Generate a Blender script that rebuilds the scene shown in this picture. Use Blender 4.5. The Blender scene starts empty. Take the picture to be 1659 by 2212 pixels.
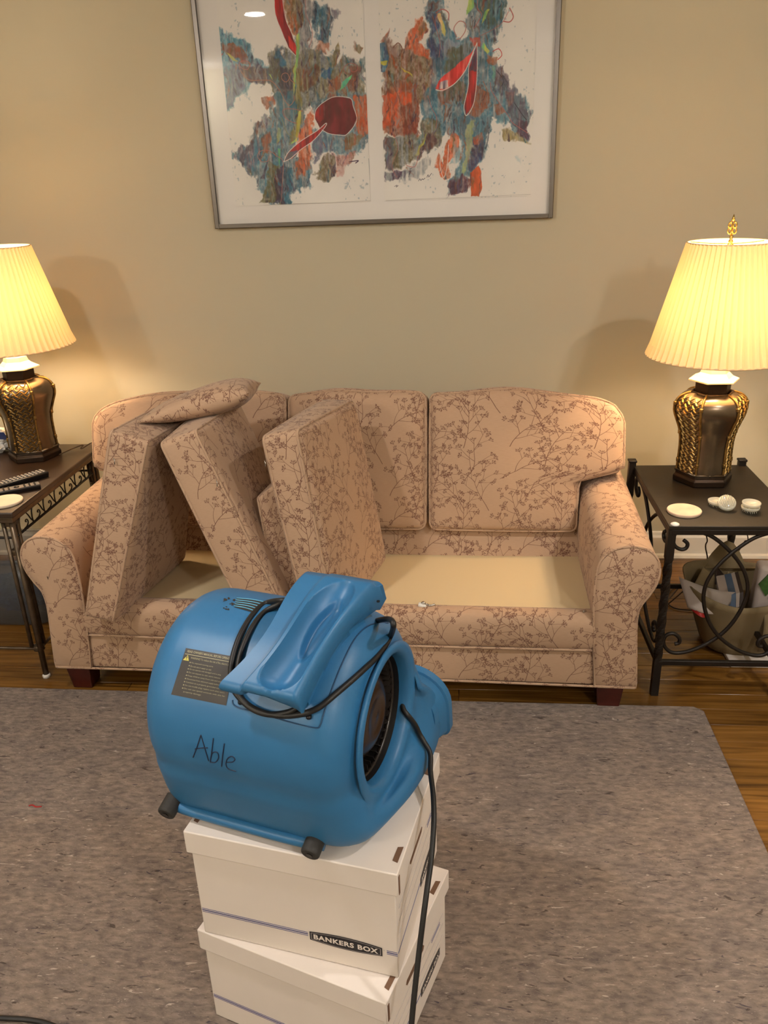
import bpy, math, random
import numpy as np
from mathutils import Vector, Matrix
from mathutils.bvhtree import BVHTree
random.seed(7); RNG = np.random.RandomState(11)
C = bpy.context.scene.collection
sc = bpy.context.scene
# ------------------------------------------------------------------ camera
FPX = 1765.0; W0, H0 = 1659, 2212; CX, CY = 829.5, 1106.0; CAMH = 1.65
def orth():
    M = np.array([[19430, 63, -1765.], [162, -744, 1765.], [-176, -4269, -1765.]])
    M = M/np.linalg.norm(M, axis=1)[:, None]
    U, _, V = np.linalg.svd(M); return U@V
RM = orth()                      # rows: world x,y,z in camera axes (right, down, forward)
cam = bpy.data.cameras.new('camera'); camo = bpy.data.objects.new('camera', cam); C.objects.link(camo)
cam.sensor_fit = 'VERTICAL'; cam.sensor_height = 24.0; cam.lens = FPX/H0*24.0
cam.clip_start = 0.02
mw = Matrix.Identity(4)
for i in range(3):
    mw[i][0] = RM[i][0]; mw[i][1] = -RM[i][1]; mw[i][2] = -RM[i][2]
mw[2][3] = CAMH
camo.matrix_world = mw
sc.camera = camo
# ------------------------------------------------------------------ world, exposure
wd = bpy.data.worlds.new('world'); sc.world = wd; wd.use_nodes = True
wd.node_tree.nodes['Background'].inputs[0].default_value = (1, .85, .7, 1)
wd.node_tree.nodes['Background'].inputs[1].default_value = 0.05
sc.view_settings.view_transform = 'Standard'; sc.view_settings.look = 'None'
sc.view_settings.gamma = 1.0; sc.view_settings.use_curve_mapping = False
sc.view_settings.exposure = 0.0
BULB_W = 21.0; BULB_COL = (1.0, .77, .52)
DOWN_W = [22.0, 22.0, 62.0, 62.0]; DOWN_COL = (1.0, .94, .89)
DOWN_FILL_LIGHTS = [(-1.27, 1.03), (1.35, 1.03), (-2.5, -1.3), (1.35, -0.9)]
CEIL = 2.6; WALLY = 3.44
# ------------------------------------------------------------------ measuring helpers (pixel -> point in the room)
def ray(u, v): return RM@np.array([u-CX, v-CY, FPX])
def PZ(u, v, z):
    r = ray(u, v); return Vector(np.array([0, 0, CAMH])+r*(z-CAMH)/r[2])
def PY(u, v, y):
    r = ray(u, v); return Vector(np.array([0, 0, CAMH])+r*y/r[1])
# ------------------------------------------------------------------ materials
def lin(c):
    return tuple(((x/12.92) if x <= .04045 else ((x+.055)/1.055)**2.4) for x in (v/255. for v in c))
def newmat(name):
    m = bpy.data.materials.new(name); m.use_nodes = True
    return m, m.node_tree.nodes, m.node_tree.links, m.node_tree.nodes['Principled BSDF']
def mat(name, col, rough=.5, metal=0., bump=0., bscale=100., var=0., vscale=8., spec=.5, coat=0.):
    m, n, l, p = newmat(name)
    c = lin(col)
    p.inputs['Base Color'].default_value = (*c, 1); p.inputs['Roughness'].default_value = rough
    p.inputs['Metallic'].default_value = metal; p.inputs['Specular IOR Level'].default_value = spec
    p.inputs['Coat Weight'].default_value = coat
    tc = n.new('ShaderNodeTexCoord')
    if var:
        t = n.new('ShaderNodeTexNoise'); t.inputs['Scale'].default_value = vscale; t.inputs['Detail'].default_value = 5
        l.new(tc.outputs['Object'], t.inputs['Vector'])
        r = n.new('ShaderNodeValToRGB'); r.color_ramp.elements[0].position = .3; r.color_ramp.elements[1].position = .7
        r.color_ramp.elements[0].color = (*[x*(1-var) for x in c], 1); r.color_ramp.elements[1].color = (*[min(1, x*(1+var)) for x in c], 1)
        l.new(t.outputs['Fac'], r.inputs['Fac']); l.new(r.outputs['Color'], p.inputs['Base Color'])
    if bump:
        t2 = n.new('ShaderNodeTexNoise'); t2.inputs['Scale'].default_value = bscale; t2.inputs['Detail'].default_value = 4
        l.new(tc.outputs['Object'], t2.inputs['Vector'])
        b = n.new('ShaderNodeBump'); b.inputs['Strength'].default_value = bump; b.inputs['Distance'].default_value = .002
        l.new(t2.outputs['Fac'], b.inputs['Height']); l.new(b.outputs['Normal'], p.inputs['Normal'])
    return m
def mkimage(name, arr):          # arr h,w,3 sRGB 0..1, row 0 = bottom
    h, w, _ = arr.shape
    im = bpy.data.images.new(name, w, h)
    a = np.ones((h, w, 4), np.float32); a[..., :3] = np.clip(arr, 0, 1)
    im.pixels.foreach_set(a.ravel()); im.update(); im.pack()
    return im
# ---- painting helpers on numpy canvases
def vnoise(h, w, ch, cw, seed):
    r = np.random.RandomState(seed); g = r.rand(ch+2, cw+2)
    y = np.linspace(0, ch, h, endpoint=False); x = np.linspace(0, cw, w, endpoint=False)
    yi = y.astype(int); xi = x.astype(int); fy = (y-yi)[:, None]; fx = (x-xi)[None]
    fy = fy*fy*(3-2*fy); fx = fx*fx*(3-2*fx)
    g00 = g[yi][:, xi]; g01 = g[yi][:, xi+1]; g10 = g[yi+1][:, xi]; g11 = g[yi+1][:, xi+1]
    return (g00*(1-fx)+g01*fx)*(1-fy)+(g10*(1-fx)+g11*fx)*fy
def fnoise(h, w, c, seed, asp=1.0, octv=4):
    o = 0; a = 1; s = 0
    for k in range(octv):
        o = o+a*vnoise(h, w, int(c*2**k), max(1, int(c*asp*2**k)), seed+k); s += a; a *= .55
    return o/s
# ---- twig print of the upholstery
def twig_tile(N=1024, size=.42):
    m = np.zeros((N, N), np.float32); S = N/size
    def seg(p, q, w, tap=1.0):
        p = np.array(p)*S; q = np.array(q)*S; w = w*S/2
        x0, x1 = int(min(p[0], q[0])-w-2), int(max(p[0], q[0])+w+3); y0, y1 = int(min(p[1], q[1])-w-2), int(max(p[1], q[1])+w+3)
        X, Y = np.meshgrid(np.arange(x0, x1), np.arange(y0, y1))
        d = q-p; L = max(1e-6, d@d); t = np.clip(((X-p[0])*d[0]+(Y-p[1])*d[1])/L, 0, 1)
        D = np.hypot(X-p[0]-t*d[0], Y-p[1]-t*d[1]); ww = w*(1+(tap-1)*t)
        a = np.clip(ww-D+.5, 0, 1)
        iy = Y % N; ix = X % N
        m[iy, ix] = np.maximum(m[iy, ix], a)
    R = random.Random(5)
    def umbel(p, ang, s=1.0):
        n = R.choice([4, 5, 5, 6])
        for k in range(n):
            a = ang+(k-(n-1)/2)*.42+R.uniform(-.1, .1); L = R.uniform(.009, .014)*s
            q = (p[0]+math.cos(a)*L, p[1]+math.sin(a)*L)
            seg(p, q, .0011)
            q2 = (q[0]+math.cos(a)*.0035, q[1]+math.sin(a)*.0035)
            seg(q, q2, .0036, .7)
    def stem(p, ang, L, w, depth):
        n = max(3, int(L/.012)); curv = R.uniform(-.10, .10)
        side = R.choice([-1, 1])
        for k in range(n):
            q = (p[0]+math.cos(ang)*L/n, p[1]+math.sin(ang)*L/n)
            seg(p, q, w*(1-.45*k/n)); p = q; ang += curv+R.uniform(-.08, .08)
            if depth < 2 and k >= 1 and (k % 2 == 0 or depth == 1) and R.random() < (.9 if depth == 0 else .38):
                side = -side
                stem(p, ang+side*R.uniform(.5, .95), R.uniform(.3, .5)*L if depth == 0 else R.uniform(.4, .6)*L, w*.75, depth+1)
        umbel(p, ang)
    k = 0
    for i in range(3):
        for j in range(3):
            x = (i+.5+R.uniform(-.15, .15))*size/3; y = (j+(.5 if i == 1 else 0)+R.uniform(-.12, .12))*size/3
            stem((x, y), math.pi/2+R.choice([-1, 1])*R.uniform(.15, .8), R.uniform(.14, .19), .0026, 0)
    return m
TW = twig_tile()
fabricimg = mkimage('twig_print', np.repeat(TW[..., None], 3, 2)); fabricimg.colorspace_settings.name = 'Non-Color'
TILE = .345
def fabric():
    m, n, l, p = newmat('twig_fabric')
    uv = n.new('ShaderNodeUVMap'); mp = n.new('ShaderNodeMapping'); mp.inputs['Scale'].default_value = (1/TILE, 1/TILE, 1)
    l.new(uv.outputs['UV'], mp.inputs['Vector'])
    im = n.new('ShaderNodeTexImage'); im.image = fabricimg; l.new(mp.outputs['Vector'], im.inputs['Vector'])
    wv = n.new('ShaderNodeTexNoise'); wv.inputs['Scale'].default_value = 1; wv.inputs['Detail'].default_value = 2
    mp2 = n.new('ShaderNodeMapping'); mp2.inputs['Scale'].default_value = (60, 900, 1); l.new(uv.outputs['UV'], mp2.inputs['Vector'])
    l.new(mp2.outputs['Vector'], wv.inputs['Vector'])
    r = n.new('ShaderNodeMixRGB'); r.inputs[1].default_value = (*lin((170, 140, 114)), 1); r.inputs[2].default_value = (*lin((190, 160, 133)), 1)
    l.new(wv.outputs['Fac'], r.inputs[0])
    mx = n.new('ShaderNodeMixRGB'); mx.inputs[2].default_value = (*lin((104, 68, 56)), 1)
    l.new(r.outputs[0], mx.inputs[1])
    ml = n.new('ShaderNodeMath'); ml.operation = 'MULTIPLY'; ml.inputs[1].default_value = .88
    l.new(im.outputs['Color'], ml.inputs[0]); l.new(ml.outputs[0], mx.inputs[0])
    l.new(mx.outputs[0], p.inputs['Base Color']); p.inputs['Roughness'].default_value = .85
    p.inputs['Specular IOR Level'].default_value = .2; p.inputs['Sheen Weight'].default_value = .15
    b = n.new('ShaderNodeBump'); b.inputs['Strength'].default_value = .25; b.inputs['Distance'].default_value = .001
    l.new(wv.outputs['Fac'], b.inputs['Height']); l.new(b.outputs['Normal'], p.inputs['Normal'])
    return m
M = {}
M['fabric'] = fabric()
M['deck'] = mat('deck_cloth', (206, 187, 150), .85, bump=.15, bscale=900, spec=.2)
M['darkwood'] = mat('mahogany_leg', (70, 26, 18), .35, var=.3, vscale=20)
M['wall'] = mat('sage_wall', (190, 183, 160), .75, bump=.06, bscale=250, spec=.25)
M['white_trim'] = mat('white_trim', (222, 216, 204), .4)
M['ceiling'] = mat('ceiling_paint', (225, 220, 210), .9)
M['blue'] = mat('blue_plastic', (46, 108, 156), .42, bump=.05, bscale=120, var=.07, vscale=9, spec=.45)
M['blue_dark'] = mat('recess_blue', (24, 66, 104), .5)
M['rubber'] = mat('black_rubber', (44, 42, 40), .7, bump=.3, bscale=150)
M['cord'] = mat('black_cord', (26, 25, 25), .5)
M['black'] = mat('black_plastic', (22, 20, 20), .35)
M['fanblack'] = mat('fan_black', (38, 32, 28), .3)
M['hub'] = mat('brown_motor_hub', (44, 31, 24), .22)
M['card'] = mat('white_cardboard', (226, 216, 208), .65, spec=.3, var=.03, vscale=6)
M['brown_card'] = mat('raw_cardboard', (112, 82, 62), .9)
M['ink'] = mat('black_ink', (34, 30, 34), .6)
M['blueink'] = mat('blue_ink', (80, 84, 132), .6)
M['paleink'] = mat('pale_ink', (168, 160, 160), .6)
M['label_black'] = mat('label_black', (50, 46, 44), .5)
M['label_pale'] = mat('label_pale_print', (164, 158, 124), .5)
M['label_yellow'] = mat('label_yellow', (196, 186, 84), .5)
M['marker'] = mat('marker_ink', (22, 36, 66), .5)
M['iron'] = mat('black_iron', (30, 23, 18), .45, metal=.3, bump=.25, bscale=90)
M['slate'] = mat('dark_top', (34, 29, 23), .45, var=.2, vscale=7, bump=.1, bscale=60, spec=.3)
M['pewter'] = mat('antique_pewter', (96, 82, 66), .35, metal=.7, var=.3, vscale=25)
M['walnut'] = mat('walnut_top', (50, 36, 26), .38, var=.25, vscale=5)
M['bronze'] = mat('lamp_bronze', (112, 98, 82), .27, metal=.9, var=.15, vscale=9)
M['gold'] = mat('antique_gold', (132, 104, 56), .38, metal=.85, var=.45, vscale=60)
M['bronze_dark'] = mat('dark_bronze', (52, 38, 26), .4, metal=.7)
M['cap'] = mat('lamp_cap', (196, 176, 152), .38, metal=.25)
M['brass'] = mat('brass', (196, 160, 84), .25, metal=.95)
M['silver'] = mat('frame_silver', (112, 106, 100), .35, metal=.85)
M['mat_board'] = mat('mat_board', (242, 234, 226), .85)
M['coaster'] = mat('stone_coaster', (214, 188, 164), .6, var=.15, vscale=22)
M['coaster_l'] = mat('cream_coaster', (216, 200, 176), .6, var=.06, vscale=22)
M['grey_key'] = mat('grey_keys', (150, 144, 138), .5)
M['remote_face'] = mat('remote_face', (104, 100, 98), .4)
M['tote'] = mat('canvas_tote', (122, 106, 76), .85, bump=.2, bscale=300)
M['paper'] = mat('paper', (172, 160, 152), .7)
M['paper_red'] = mat('red_print', (160, 34, 30), .6)
M['paper_blue'] = mat('blue_print', (70, 92, 120), .6)
M['paper_dark'] = mat('dark_print', (46, 30, 26), .6)
M['green_print'] = mat('green_print', (52, 84, 34), .6, var=.5, vscale=40)
M['sky_print'] = mat('sky_print', (40, 90, 130), .6)
M['cable_brown'] = mat('brown_wire', (60, 42, 28), .6)
M['metal_clip'] = mat('steel', (190, 185, 178), .25, metal=.9)
M['white_plastic'] = mat('white_plastic', (225, 222, 215), .4)
M['blue_film'] = mat('blue_film', (40, 60, 130), .4)
def glassy(name, col, a, rough=.08):
    m, n, l, p = newmat(name)
    p.inputs['Base Color'].default_value = (*lin(col), 1); p.inputs['Roughness'].default_value = rough
    p.inputs['Alpha'].default_value = a; p.inputs['Specular IOR Level'].default_value = .9
    return m
M['clear'] = glassy('clear_plastic', (225, 222, 205), .55)
M['bin'] = glassy('clear_bin', (140, 150, 165), .35, .2)
def pane():
    m, n, l, p = newmat('picture_glass'); n.remove(p)
    t = n.new('ShaderNodeBsdfTransparent'); g = n.new('ShaderNodeBsdfGlossy'); g.inputs['Roughness'].default_value = .01
    f = n.new('ShaderNodeFresnel'); f.inputs['IOR'].default_value = 1.45; mx = n.new('ShaderNodeMixShader')
    l.new(f.outputs[0], mx.inputs[0]); l.new(t.outputs[0], mx.inputs[1]); l.new(g.outputs[0], mx.inputs[2])
    l.new(mx.outputs[0], n['Material Output'].inputs[0]); return m
M['pane'] = pane()
def shade_mat():
    m, n, l, p = newmat('pleated_shade'); n.remove(p)
    d = n.new('ShaderNodeBsdfDiffuse'); d.inputs[0].default_value = (*lin((236, 214, 172)), 1)
    t = n.new('ShaderNodeBsdfTranslucent'); t.inputs[0].default_value = (*lin((250, 206, 128)), 1)
    mx = n.new('ShaderNodeMixShader'); mx.inputs[0].default_value = .078
    l.new(d.outputs[0], mx.inputs[1]); l.new(t.outputs[0], mx.inputs[2]); l.new(mx.outputs[0], n['Material Output'].inputs[0]); return m
M['shade'] = shade_mat()
def emis(name, col, s):
    m, n, l, p = newmat(name); p.inputs['Emission Color'].default_value = (*col, 1); p.inputs['Emission Strength'].default_value = s
    p.inputs['Base Color'].default_value = (*col, 1); return m
M['bulb'] = emis('bulb_glow', (1, .8, .55), 25)
M['downglow'] = emis('downlight_glow', (1, .88, .75), 40)
def floor_mat():
    m, n, l, p = newmat('oak_floor')
    oi = n.new('ShaderNodeObjectInfo'); tc = n.new('ShaderNodeTexCoord')
    ad = n.new('ShaderNodeVectorMath'); ad.operation = 'ADD'
    sx = n.new('ShaderNodeVectorMath'); sx.operation = 'SCALE'; sx.inputs['Scale'].default_value = 37.
    cmb = n.new('ShaderNodeCombineXYZ'); l.new(oi.outputs['Random'], cmb.inputs[0]); l.new(oi.outputs['Random'], cmb.inputs[1])
    l.new(cmb.outputs[0], sx.inputs[0]); l.new(tc.outputs['Object'], ad.inputs[0]); l.new(sx.outputs[0], ad.inputs[1])
    mp = n.new('ShaderNodeMapping'); mp.inputs['Scale'].default_value = (3, 60, 1); l.new(ad.outputs[0], mp.inputs['Vector'])
    t = n.new('ShaderNodeTexNoise'); t.inputs['Scale'].default_value = 1; t.inputs['Detail'].default_value = 6; t.inputs['Distortion'].default_value = .6
    l.new(mp.outputs[0], t.inputs['Vector'])
    mp3 = n.new('ShaderNodeMapping'); mp3.inputs['Scale'].default_value = (4, 12, 1); l.new(ad.outputs[0], mp3.inputs['Vector'])
    t3 = n.new('ShaderNodeTexNoise'); t3.inputs['Scale'].default_value = 1; l.new(mp3.outputs[0], t3.inputs['Vector'])
    r = n.new('ShaderNodeValToRGB'); e = r.color_ramp.elements
    e[0].position = .3; e[0].color = (*lin((80, 52, 20)), 1); e[1].position = .72; e[1].color = (*lin((152, 108, 48)), 1)
    x = e.new(.5); x.color = (*lin((124, 84, 32)), 1)
    ma = n.new('ShaderNodeMath'); ma.operation = 'MULTIPLY_ADD'; ma.inputs[1].default_value = .7
    l.new(t.outputs['Fac'], ma.inputs[0])
    mb = n.new('ShaderNodeMath'); mb.operation = 'MULTIPLY'; mb.inputs[1].default_value = .3; l.new(t3.outputs['Fac'], mb.inputs[0]); l.new(mb.outputs[0], ma.inputs[2])
    l.new(ma.outputs[0], r.inputs[0])
    hs = n.new('ShaderNodeHueSaturation'); l.new(r.outputs[0], hs.inputs['Color'])
    mr = n.new('ShaderNodeMapRange'); mr.inputs[3].default_value = .72; mr.inputs[4].default_value = 1.12; l.new(oi.outputs['Random'], mr.inputs[0]); l.new(mr.outputs[0], hs.inputs['Value'])
    l.new(hs.outputs[0], p.inputs['Base Color']); p.inputs['Roughness'].default_value = .24
    b = n.new('ShaderNodeBump'); b.inputs['Strength'].default_value = .12; b.inputs['Distance'].default_value = .001
    l.new(t.outputs['Fac'], b.inputs['Height']); l.new(b.outputs['Normal'], p.inputs['Normal'])
    return m
M['oak'] = floor_mat()
M['subfloor'] = mat('subfloor', (40, 24, 12), .8)
def rug_mat():
    m, n, l, p = newmat('grey_felt')
    tc = n.new('ShaderNodeTexCoord')
    def noise(sx, sy, det, dist=0., rot=0.):
        mp = n.new('ShaderNodeMapping'); mp.inputs['Scale'].default_value = (sx, sy, 1); mp.inputs['Rotation'].default_value = (0, 0, rot)
        l.new(tc.outputs['Object'], mp.inputs['Vector'])
        t = n.new('ShaderNodeTexNoise'); t.inputs['Scale'].default_value = 1; t.inputs['Detail'].default_value = det; t.inputs['Distortion'].default_value = dist
        l.new(mp.outputs[0], t.inputs['Vector']); return t.outputs['Fac']
    def ramp(src, a, b, ca, cb):
        r = n.new('ShaderNodeValToRGB'); r.color_ramp.elements[0].position = a; r.color_ramp.elements[1].position = b
        r.color_ramp.elements[0].color = (*ca, 1); r.color_ramp.elements[1].color = (*cb, 1); l.new(src, r.inputs[0]); return r.outputs[0]
    base = ramp(noise(34, 80, 7, .4), .28, .72, lin((108, 98, 92)), lin((152, 139, 128)))
    big = ramp(noise(9, 16, 4), .35, .65, (.84, .83, .85), (1.06, 1.03, 1))
    mu = n.new('ShaderNodeMixRGB'); mu.blend_type = 'MULTIPLY'; mu.inputs[0].default_value = 1; l.new(base, mu.inputs[1]); l.new(big, mu.inputs[2])
    cur = mu.outputs[0]
    for (sx, sy, d, a, b, col, rot, st) in ((22, 75, 1.2, .66, .71, (66, 58, 54), .15, .75), (20, 95, 1.6, .685, .72, (196, 182, 168), -.1, .7), (14, 60, 2.2, .705, .73, (52, 50, 66), .3, .7), (120, 260, .3, .62, .72, (84, 74, 68), 0, .45), (130, 300, .3, .64, .74, (190, 172, 158), .2, .5)):
        f = ramp(noise(sx, sy, 2, d, rot), a, b, (0, 0, 0), (st, st, st))
        x = n.new('ShaderNodeMixRGB'); x.inputs[2].default_value = (*lin(col), 1); l.new(f, x.inputs[0]); l.new(cur, x.inputs[1]); cur = x.outputs[0]
    l.new(cur, p.inputs['Base Color']); p.inputs['Roughness'].default_value = .95; p.inputs['Specular IOR Level'].default_value = .1
    b = n.new('ShaderNodeBump'); b.inputs['Strength'].default_value = .6; b.inputs['Distance'].default_value = .004
    l.new(noise(90, 160, 4), b.inputs['Height']); l.new(b.outputs['Normal'], p.inputs['Normal'])
    return m
M['felt'] = rug_mat()
# ------------------------------------------------------------------ object helpers
def tag(o, label=None, cat=None, group=None, kind=None):
    if label: o['label'] = label
    if cat: o['category'] = cat
    if group: o['group'] = group
    if kind: o['kind'] = kind
    return o
def thing(name, label, cat, loc=(0, 0, 0), rz=0., group=None):
    o = bpy.data.objects.new(name, None); C.objects.link(o); o.empty_display_size = .05
    o.location = loc; o.rotation_euler = (0, 0, rz); return tag(o, label, cat, group)
class MB:
    def __init__(s): s.v = []; s.f = []; s.uv = []
    def add(s, vs, fs, uvs=None):
        b = len(s.v); s.v += [tuple(v) for v in vs]; s.f += [tuple(b+i for i in f) for f in fs]
        if uvs is None:
            for f in fs:
                p = [Vector(vs[i]) for i in f]; nn = (p[1]-p[0]).cross(p[2]-p[0]); a = [abs(q) for q in nn]; k = a.index(max(a))
                s.uv += [[(q.y, q.z), (q.x, q.z), (q.x, q.y)][k] for q in p]
        else:
            for fu in uvs: s.uv += list(fu)
    def box(s, c, d, m=None, top=1.0):
        m = m or Matrix.Identity(3); c = Vector(c); vs = []
        for z in (-1, 1):
            k = top if z > 0 else 1.
            for x, y in ((-1, -1), (1, -1), (1, 1), (-1, 1)): vs.append(c+m@Vector((x*d[0]/2*k, y*d[1]/2*k, z*d[2]/2)))
        s.add(vs, [(3, 2, 1, 0), (4, 5, 6, 7), (0, 1, 5, 4), (1, 2, 6, 5), (2, 3, 7, 6), (3, 0, 4, 7)]); return s
    def tube(s, pts, r, n=8, closed=False, sm=0):
        P = [Vector(p) for p in pts]
        if sm: P = smooth(P, sm, closed)
        rr = r if callable(r) else (lambda t: r)
        N = len(P); vs = []; up = None
        for i in range(N):
            a = P[(i-1) % N] if (closed or i > 0) else P[i]; b = P[(i+1) % N] if (closed or i < N-1) else P[i]
            t = (b-a).normalized()
            if up is None:
                up = t.orthogonal().normalized()
            up = (up-t*up.dot(t)); up = up.normalized() if up.length > 1e-6 else t.orthogonal().normalized()
            sd = t.cross(up)
            for k in range(n):
                an = 2*math.pi*k/n; vs.append(P[i]+(up*math.cos(an)+sd*math.sin(an))*rr(i/max(1, N-1)))
        fs = []; L = [0]
        for i in range(1, N+1): L.append(L[-1]+(P[i % N]-P[i-1]).length)
        uv = []
        for i in range(N if closed else N-1):
            j = (i+1) % N
            for k in range(n):
                k2 = (k+1) % n; fs.append((i*n+k, i*n+k2, j*n+k2, j*n+k)); c = .006
                uv.append([(k*c, L[i]), (k*c+c, L[i]), (k*c+c, L[i+1]), (k*c, L[i+1])])
        if not closed:
            fs.append(tuple(range(n-1, -1, -1))); fs.append(tuple(range((N-1)*n, N*n)))
            uv.append([(0, 0)]*n); uv.append([(0, 0)]*n)
        s.add(vs, fs, uv); return s
    def lathe(s, prof, c=(0, 0, 0), n=24, off=0., fx=None):
        c = Vector(c); vs = []
        for (r, z) in prof:
            for k in range(n):
                a = 2*math.pi*k/n+off; rr = r*(fx(k) if fx else 1); vs.append(c+Vector((rr*math.cos(a), rr*math.sin(a), z)))
        fs = []
        for i in range(len(prof)-1):
            for k in range(n): k2 = (k+1) % n; fs.append((i*n+k, i*n+k2, (i+1)*n+k2, (i+1)*n+k))
        if prof[0][0] > 1e-5: fs.append(tuple(range(n-1, -1, -1)))
        if prof[-1][0] > 1e-5: fs.append(tuple(range((len(prof)-1)*n, len(prof)*n)))
        s.add(vs, fs); return s
    def prism(s, poly, d0, d1, axis='y'):
        def mk(a, b, d): return {'y': (a, d, b), 'x': (d, a, b), 'z': (a, b, d)}[axis]
        n = len(poly); vs = [mk(a, b, d0) for a, b in poly]+[mk(a, b, d1) for a, b in poly]
        fs = [tuple(range(n)), tuple(range(2*n-1, n-1, -1))]+[(i, i+n, (i+1) % n+n, (i+1) % n) for i in range(n)]
        s.add(vs, fs); return s
    def grid(s, fn, nu, nv, uvf=None, closed_u=False):
        vs = [fn(i/nu, j/nv) for j in range(nv+1) for i in range(nu+1)]
        fs = []; uv = []
        for j in range(nv):
            for i in range(nu):
                a = j*(nu+1)+i; fs.append((a, a+1, a+nu+2, a+nu+1))
                if uvf: uv.append([uvf(i/nu, j/nv), uvf((i+1)/nu, j/nv), uvf((i+1)/nu, (j+1)/nv), uvf(i/nu, (j+1)/nv)])
        s.add(vs, fs, uv if uvf else None); return s
    def build(s, name, m, parent=None, smooth_=False, bevel=0., sub=0, label=None, fix=False, seg=2):
        me = bpy.data.meshes.new(name); me.from_pydata(s.v, [], s.f)
        ul = me.uv_layers.new(name='UVMap'); ul.data.foreach_set('uv', np.array(s.uv, np.float32).ravel())
        if fix:
            import bmesh
            bm = bmesh.new(); bm.from_mesh(me); bmesh.ops.remove_doubles(bm, verts=bm.verts, dist=1e-5); bmesh.ops.recalc_face_normals(bm, faces=bm.faces); bm.to_mesh(me); bm.free()
        me.validate(); me.update()
        me.materials.append(M[m] if isinstance(m, str) else m)
        if smooth_: me.polygons.foreach_set('use_smooth', [True]*len(me.polygons))
        o = bpy.data.objects.new(name, me); C.objects.link(o)
        if parent: o.parent = parent
        if bevel:
            b = o.modifiers.new('bevel', 'BEVEL'); b.width = bevel; b.segments = seg; b.limit_method = 'ANGLE'; b.angle_limit = .6
            me.polygons.foreach_set('use_smooth', [True]*len(me.polygons)); b.harden_normals = False
            if hasattr(me, 'set_sharp_from_angle'): me.set_sharp_from_angle(angle=.7)
        if sub:
            q = o.modifiers.new('sub', 'SUBSURF'); q.levels = sub; q.render_levels = sub
        if label: o['label'] = label
        return o
def smooth(P, k=6, closed=False):
    out = []; N = len(P)
    rng = range(N) if closed else range(N-1)
    for i in rng:
        p0 = P[(i-1) % N] if (closed or i > 0) else P[i]; p1 = P[i]; p2 = P[(i+1) % N]; p3 = P[(i+2) % N] if (closed or i < N-2) else P[(i+1) % N]
        for j in range(k):
            t = j/k; out.append(.5*((2*p1)+(-p0+p2)*t+(2*p0-5*p1+4*p2-p3)*t*t+(-p0+3*p1-3*p2+p3)*t*t*t))
    if not closed: out.append(P[-1])
    return out
def lerp(a, b, t): return a+(b-a)*t
def text_mesh(s, bold=0., space=1.):
    cu = bpy.data.curves.new('t', 'FONT'); cu.body = s; cu.offset = bold; cu.space_character = space; cu.resolution_u = 3
    o = bpy.data.objects.new('t', cu); me = o.to_mesh()
    vs = [(v.co.x, v.co.y) for v in me.vertices]; fs = [tuple(p.vertices) for p in me.polygons]
    o.to_mesh_clear(); bpy.data.objects.remove(o); bpy.data.curves.remove(cu)
    a = np.array(vs); mn = a.min(0); mx = a.max(0); a = (a-mn)/(mx-mn)
    return [tuple(x) for x in a], fs
# ------------------------------------------------------------------ SETTING
floor = MB().box((-.2, .9, -.035), (5.2, 5.6, .03)).build('floor', 'subfloor'); floor['kind'] = 'structure'
def plank(x0, x1, y0, y1, z=None):
    g = .0009
    o = MB().box((0, 0, 0), (x1-x0-g, y1-y0-g, .02), top=1.0).build('plank', 'oak', floor, bevel=.0012, seg=1)
    o.location = ((x0+x1)/2, (y0+y1)/2, -.01+random.uniform(-.0004, 0)); return o
PW = .0825
def rows(y0, y1, xa, xb):
    y = y0
    while y < y1-.01:
        x = xa-random.uniform(0, .5)
        while x < xb:
            L = random.uniform(.7, 1.5); x2 = min(x+L, xb+.0); a = max(x, xa)
            if x2-a > .12: plank(a, x2, y, min(y+PW, y1))
            else: pass
            x = x+L
        y += PW
rows(2.205, WALLY, -2.75, 2.35); rows(.39, 2.205, .70, 2.35)
def quadwall(name, c, d, m='wall'):
    o = MB().box(c, d).build(name, m); o['kind'] = 'structure'; return o
quadwall('wall_back', (-.2, WALLY+.05, 1.3), (5.2, .1, 2.66))
quadwall('wall_left', (-2.82, .9, 1.3), (.1, 5.1, 2.66)); quadwall('wall_right', (2.42, .9, 1.3), (.1, 5.1, 2.66))
quadwall('wall_front', (-.2, -1.75, 1.3), (5.2, .1, 2.66)); quadwall('ceiling', (-.2, .9, CEIL+.05), (5.2, 5.3, .1), 'ceiling')
bb = MB().prism([(WALLY, 0), (WALLY-.016, 0), (WALLY-.016, .095), (WALLY-.011, .105), (WALLY-.008, .118), (WALLY, .122)], -2.77, 2.37, 'x').build('baseboard_back', 'white_trim', smooth_=False); bb['kind'] = 'structure'
MB().prism([(WALLY-.016, 0), (WALLY-.030, 0), (WALLY-.027, .012), (WALLY-.016, .018)], -2.77, 2.37, 'x').build('shoe_moulding', 'white_trim', bb)
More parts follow.
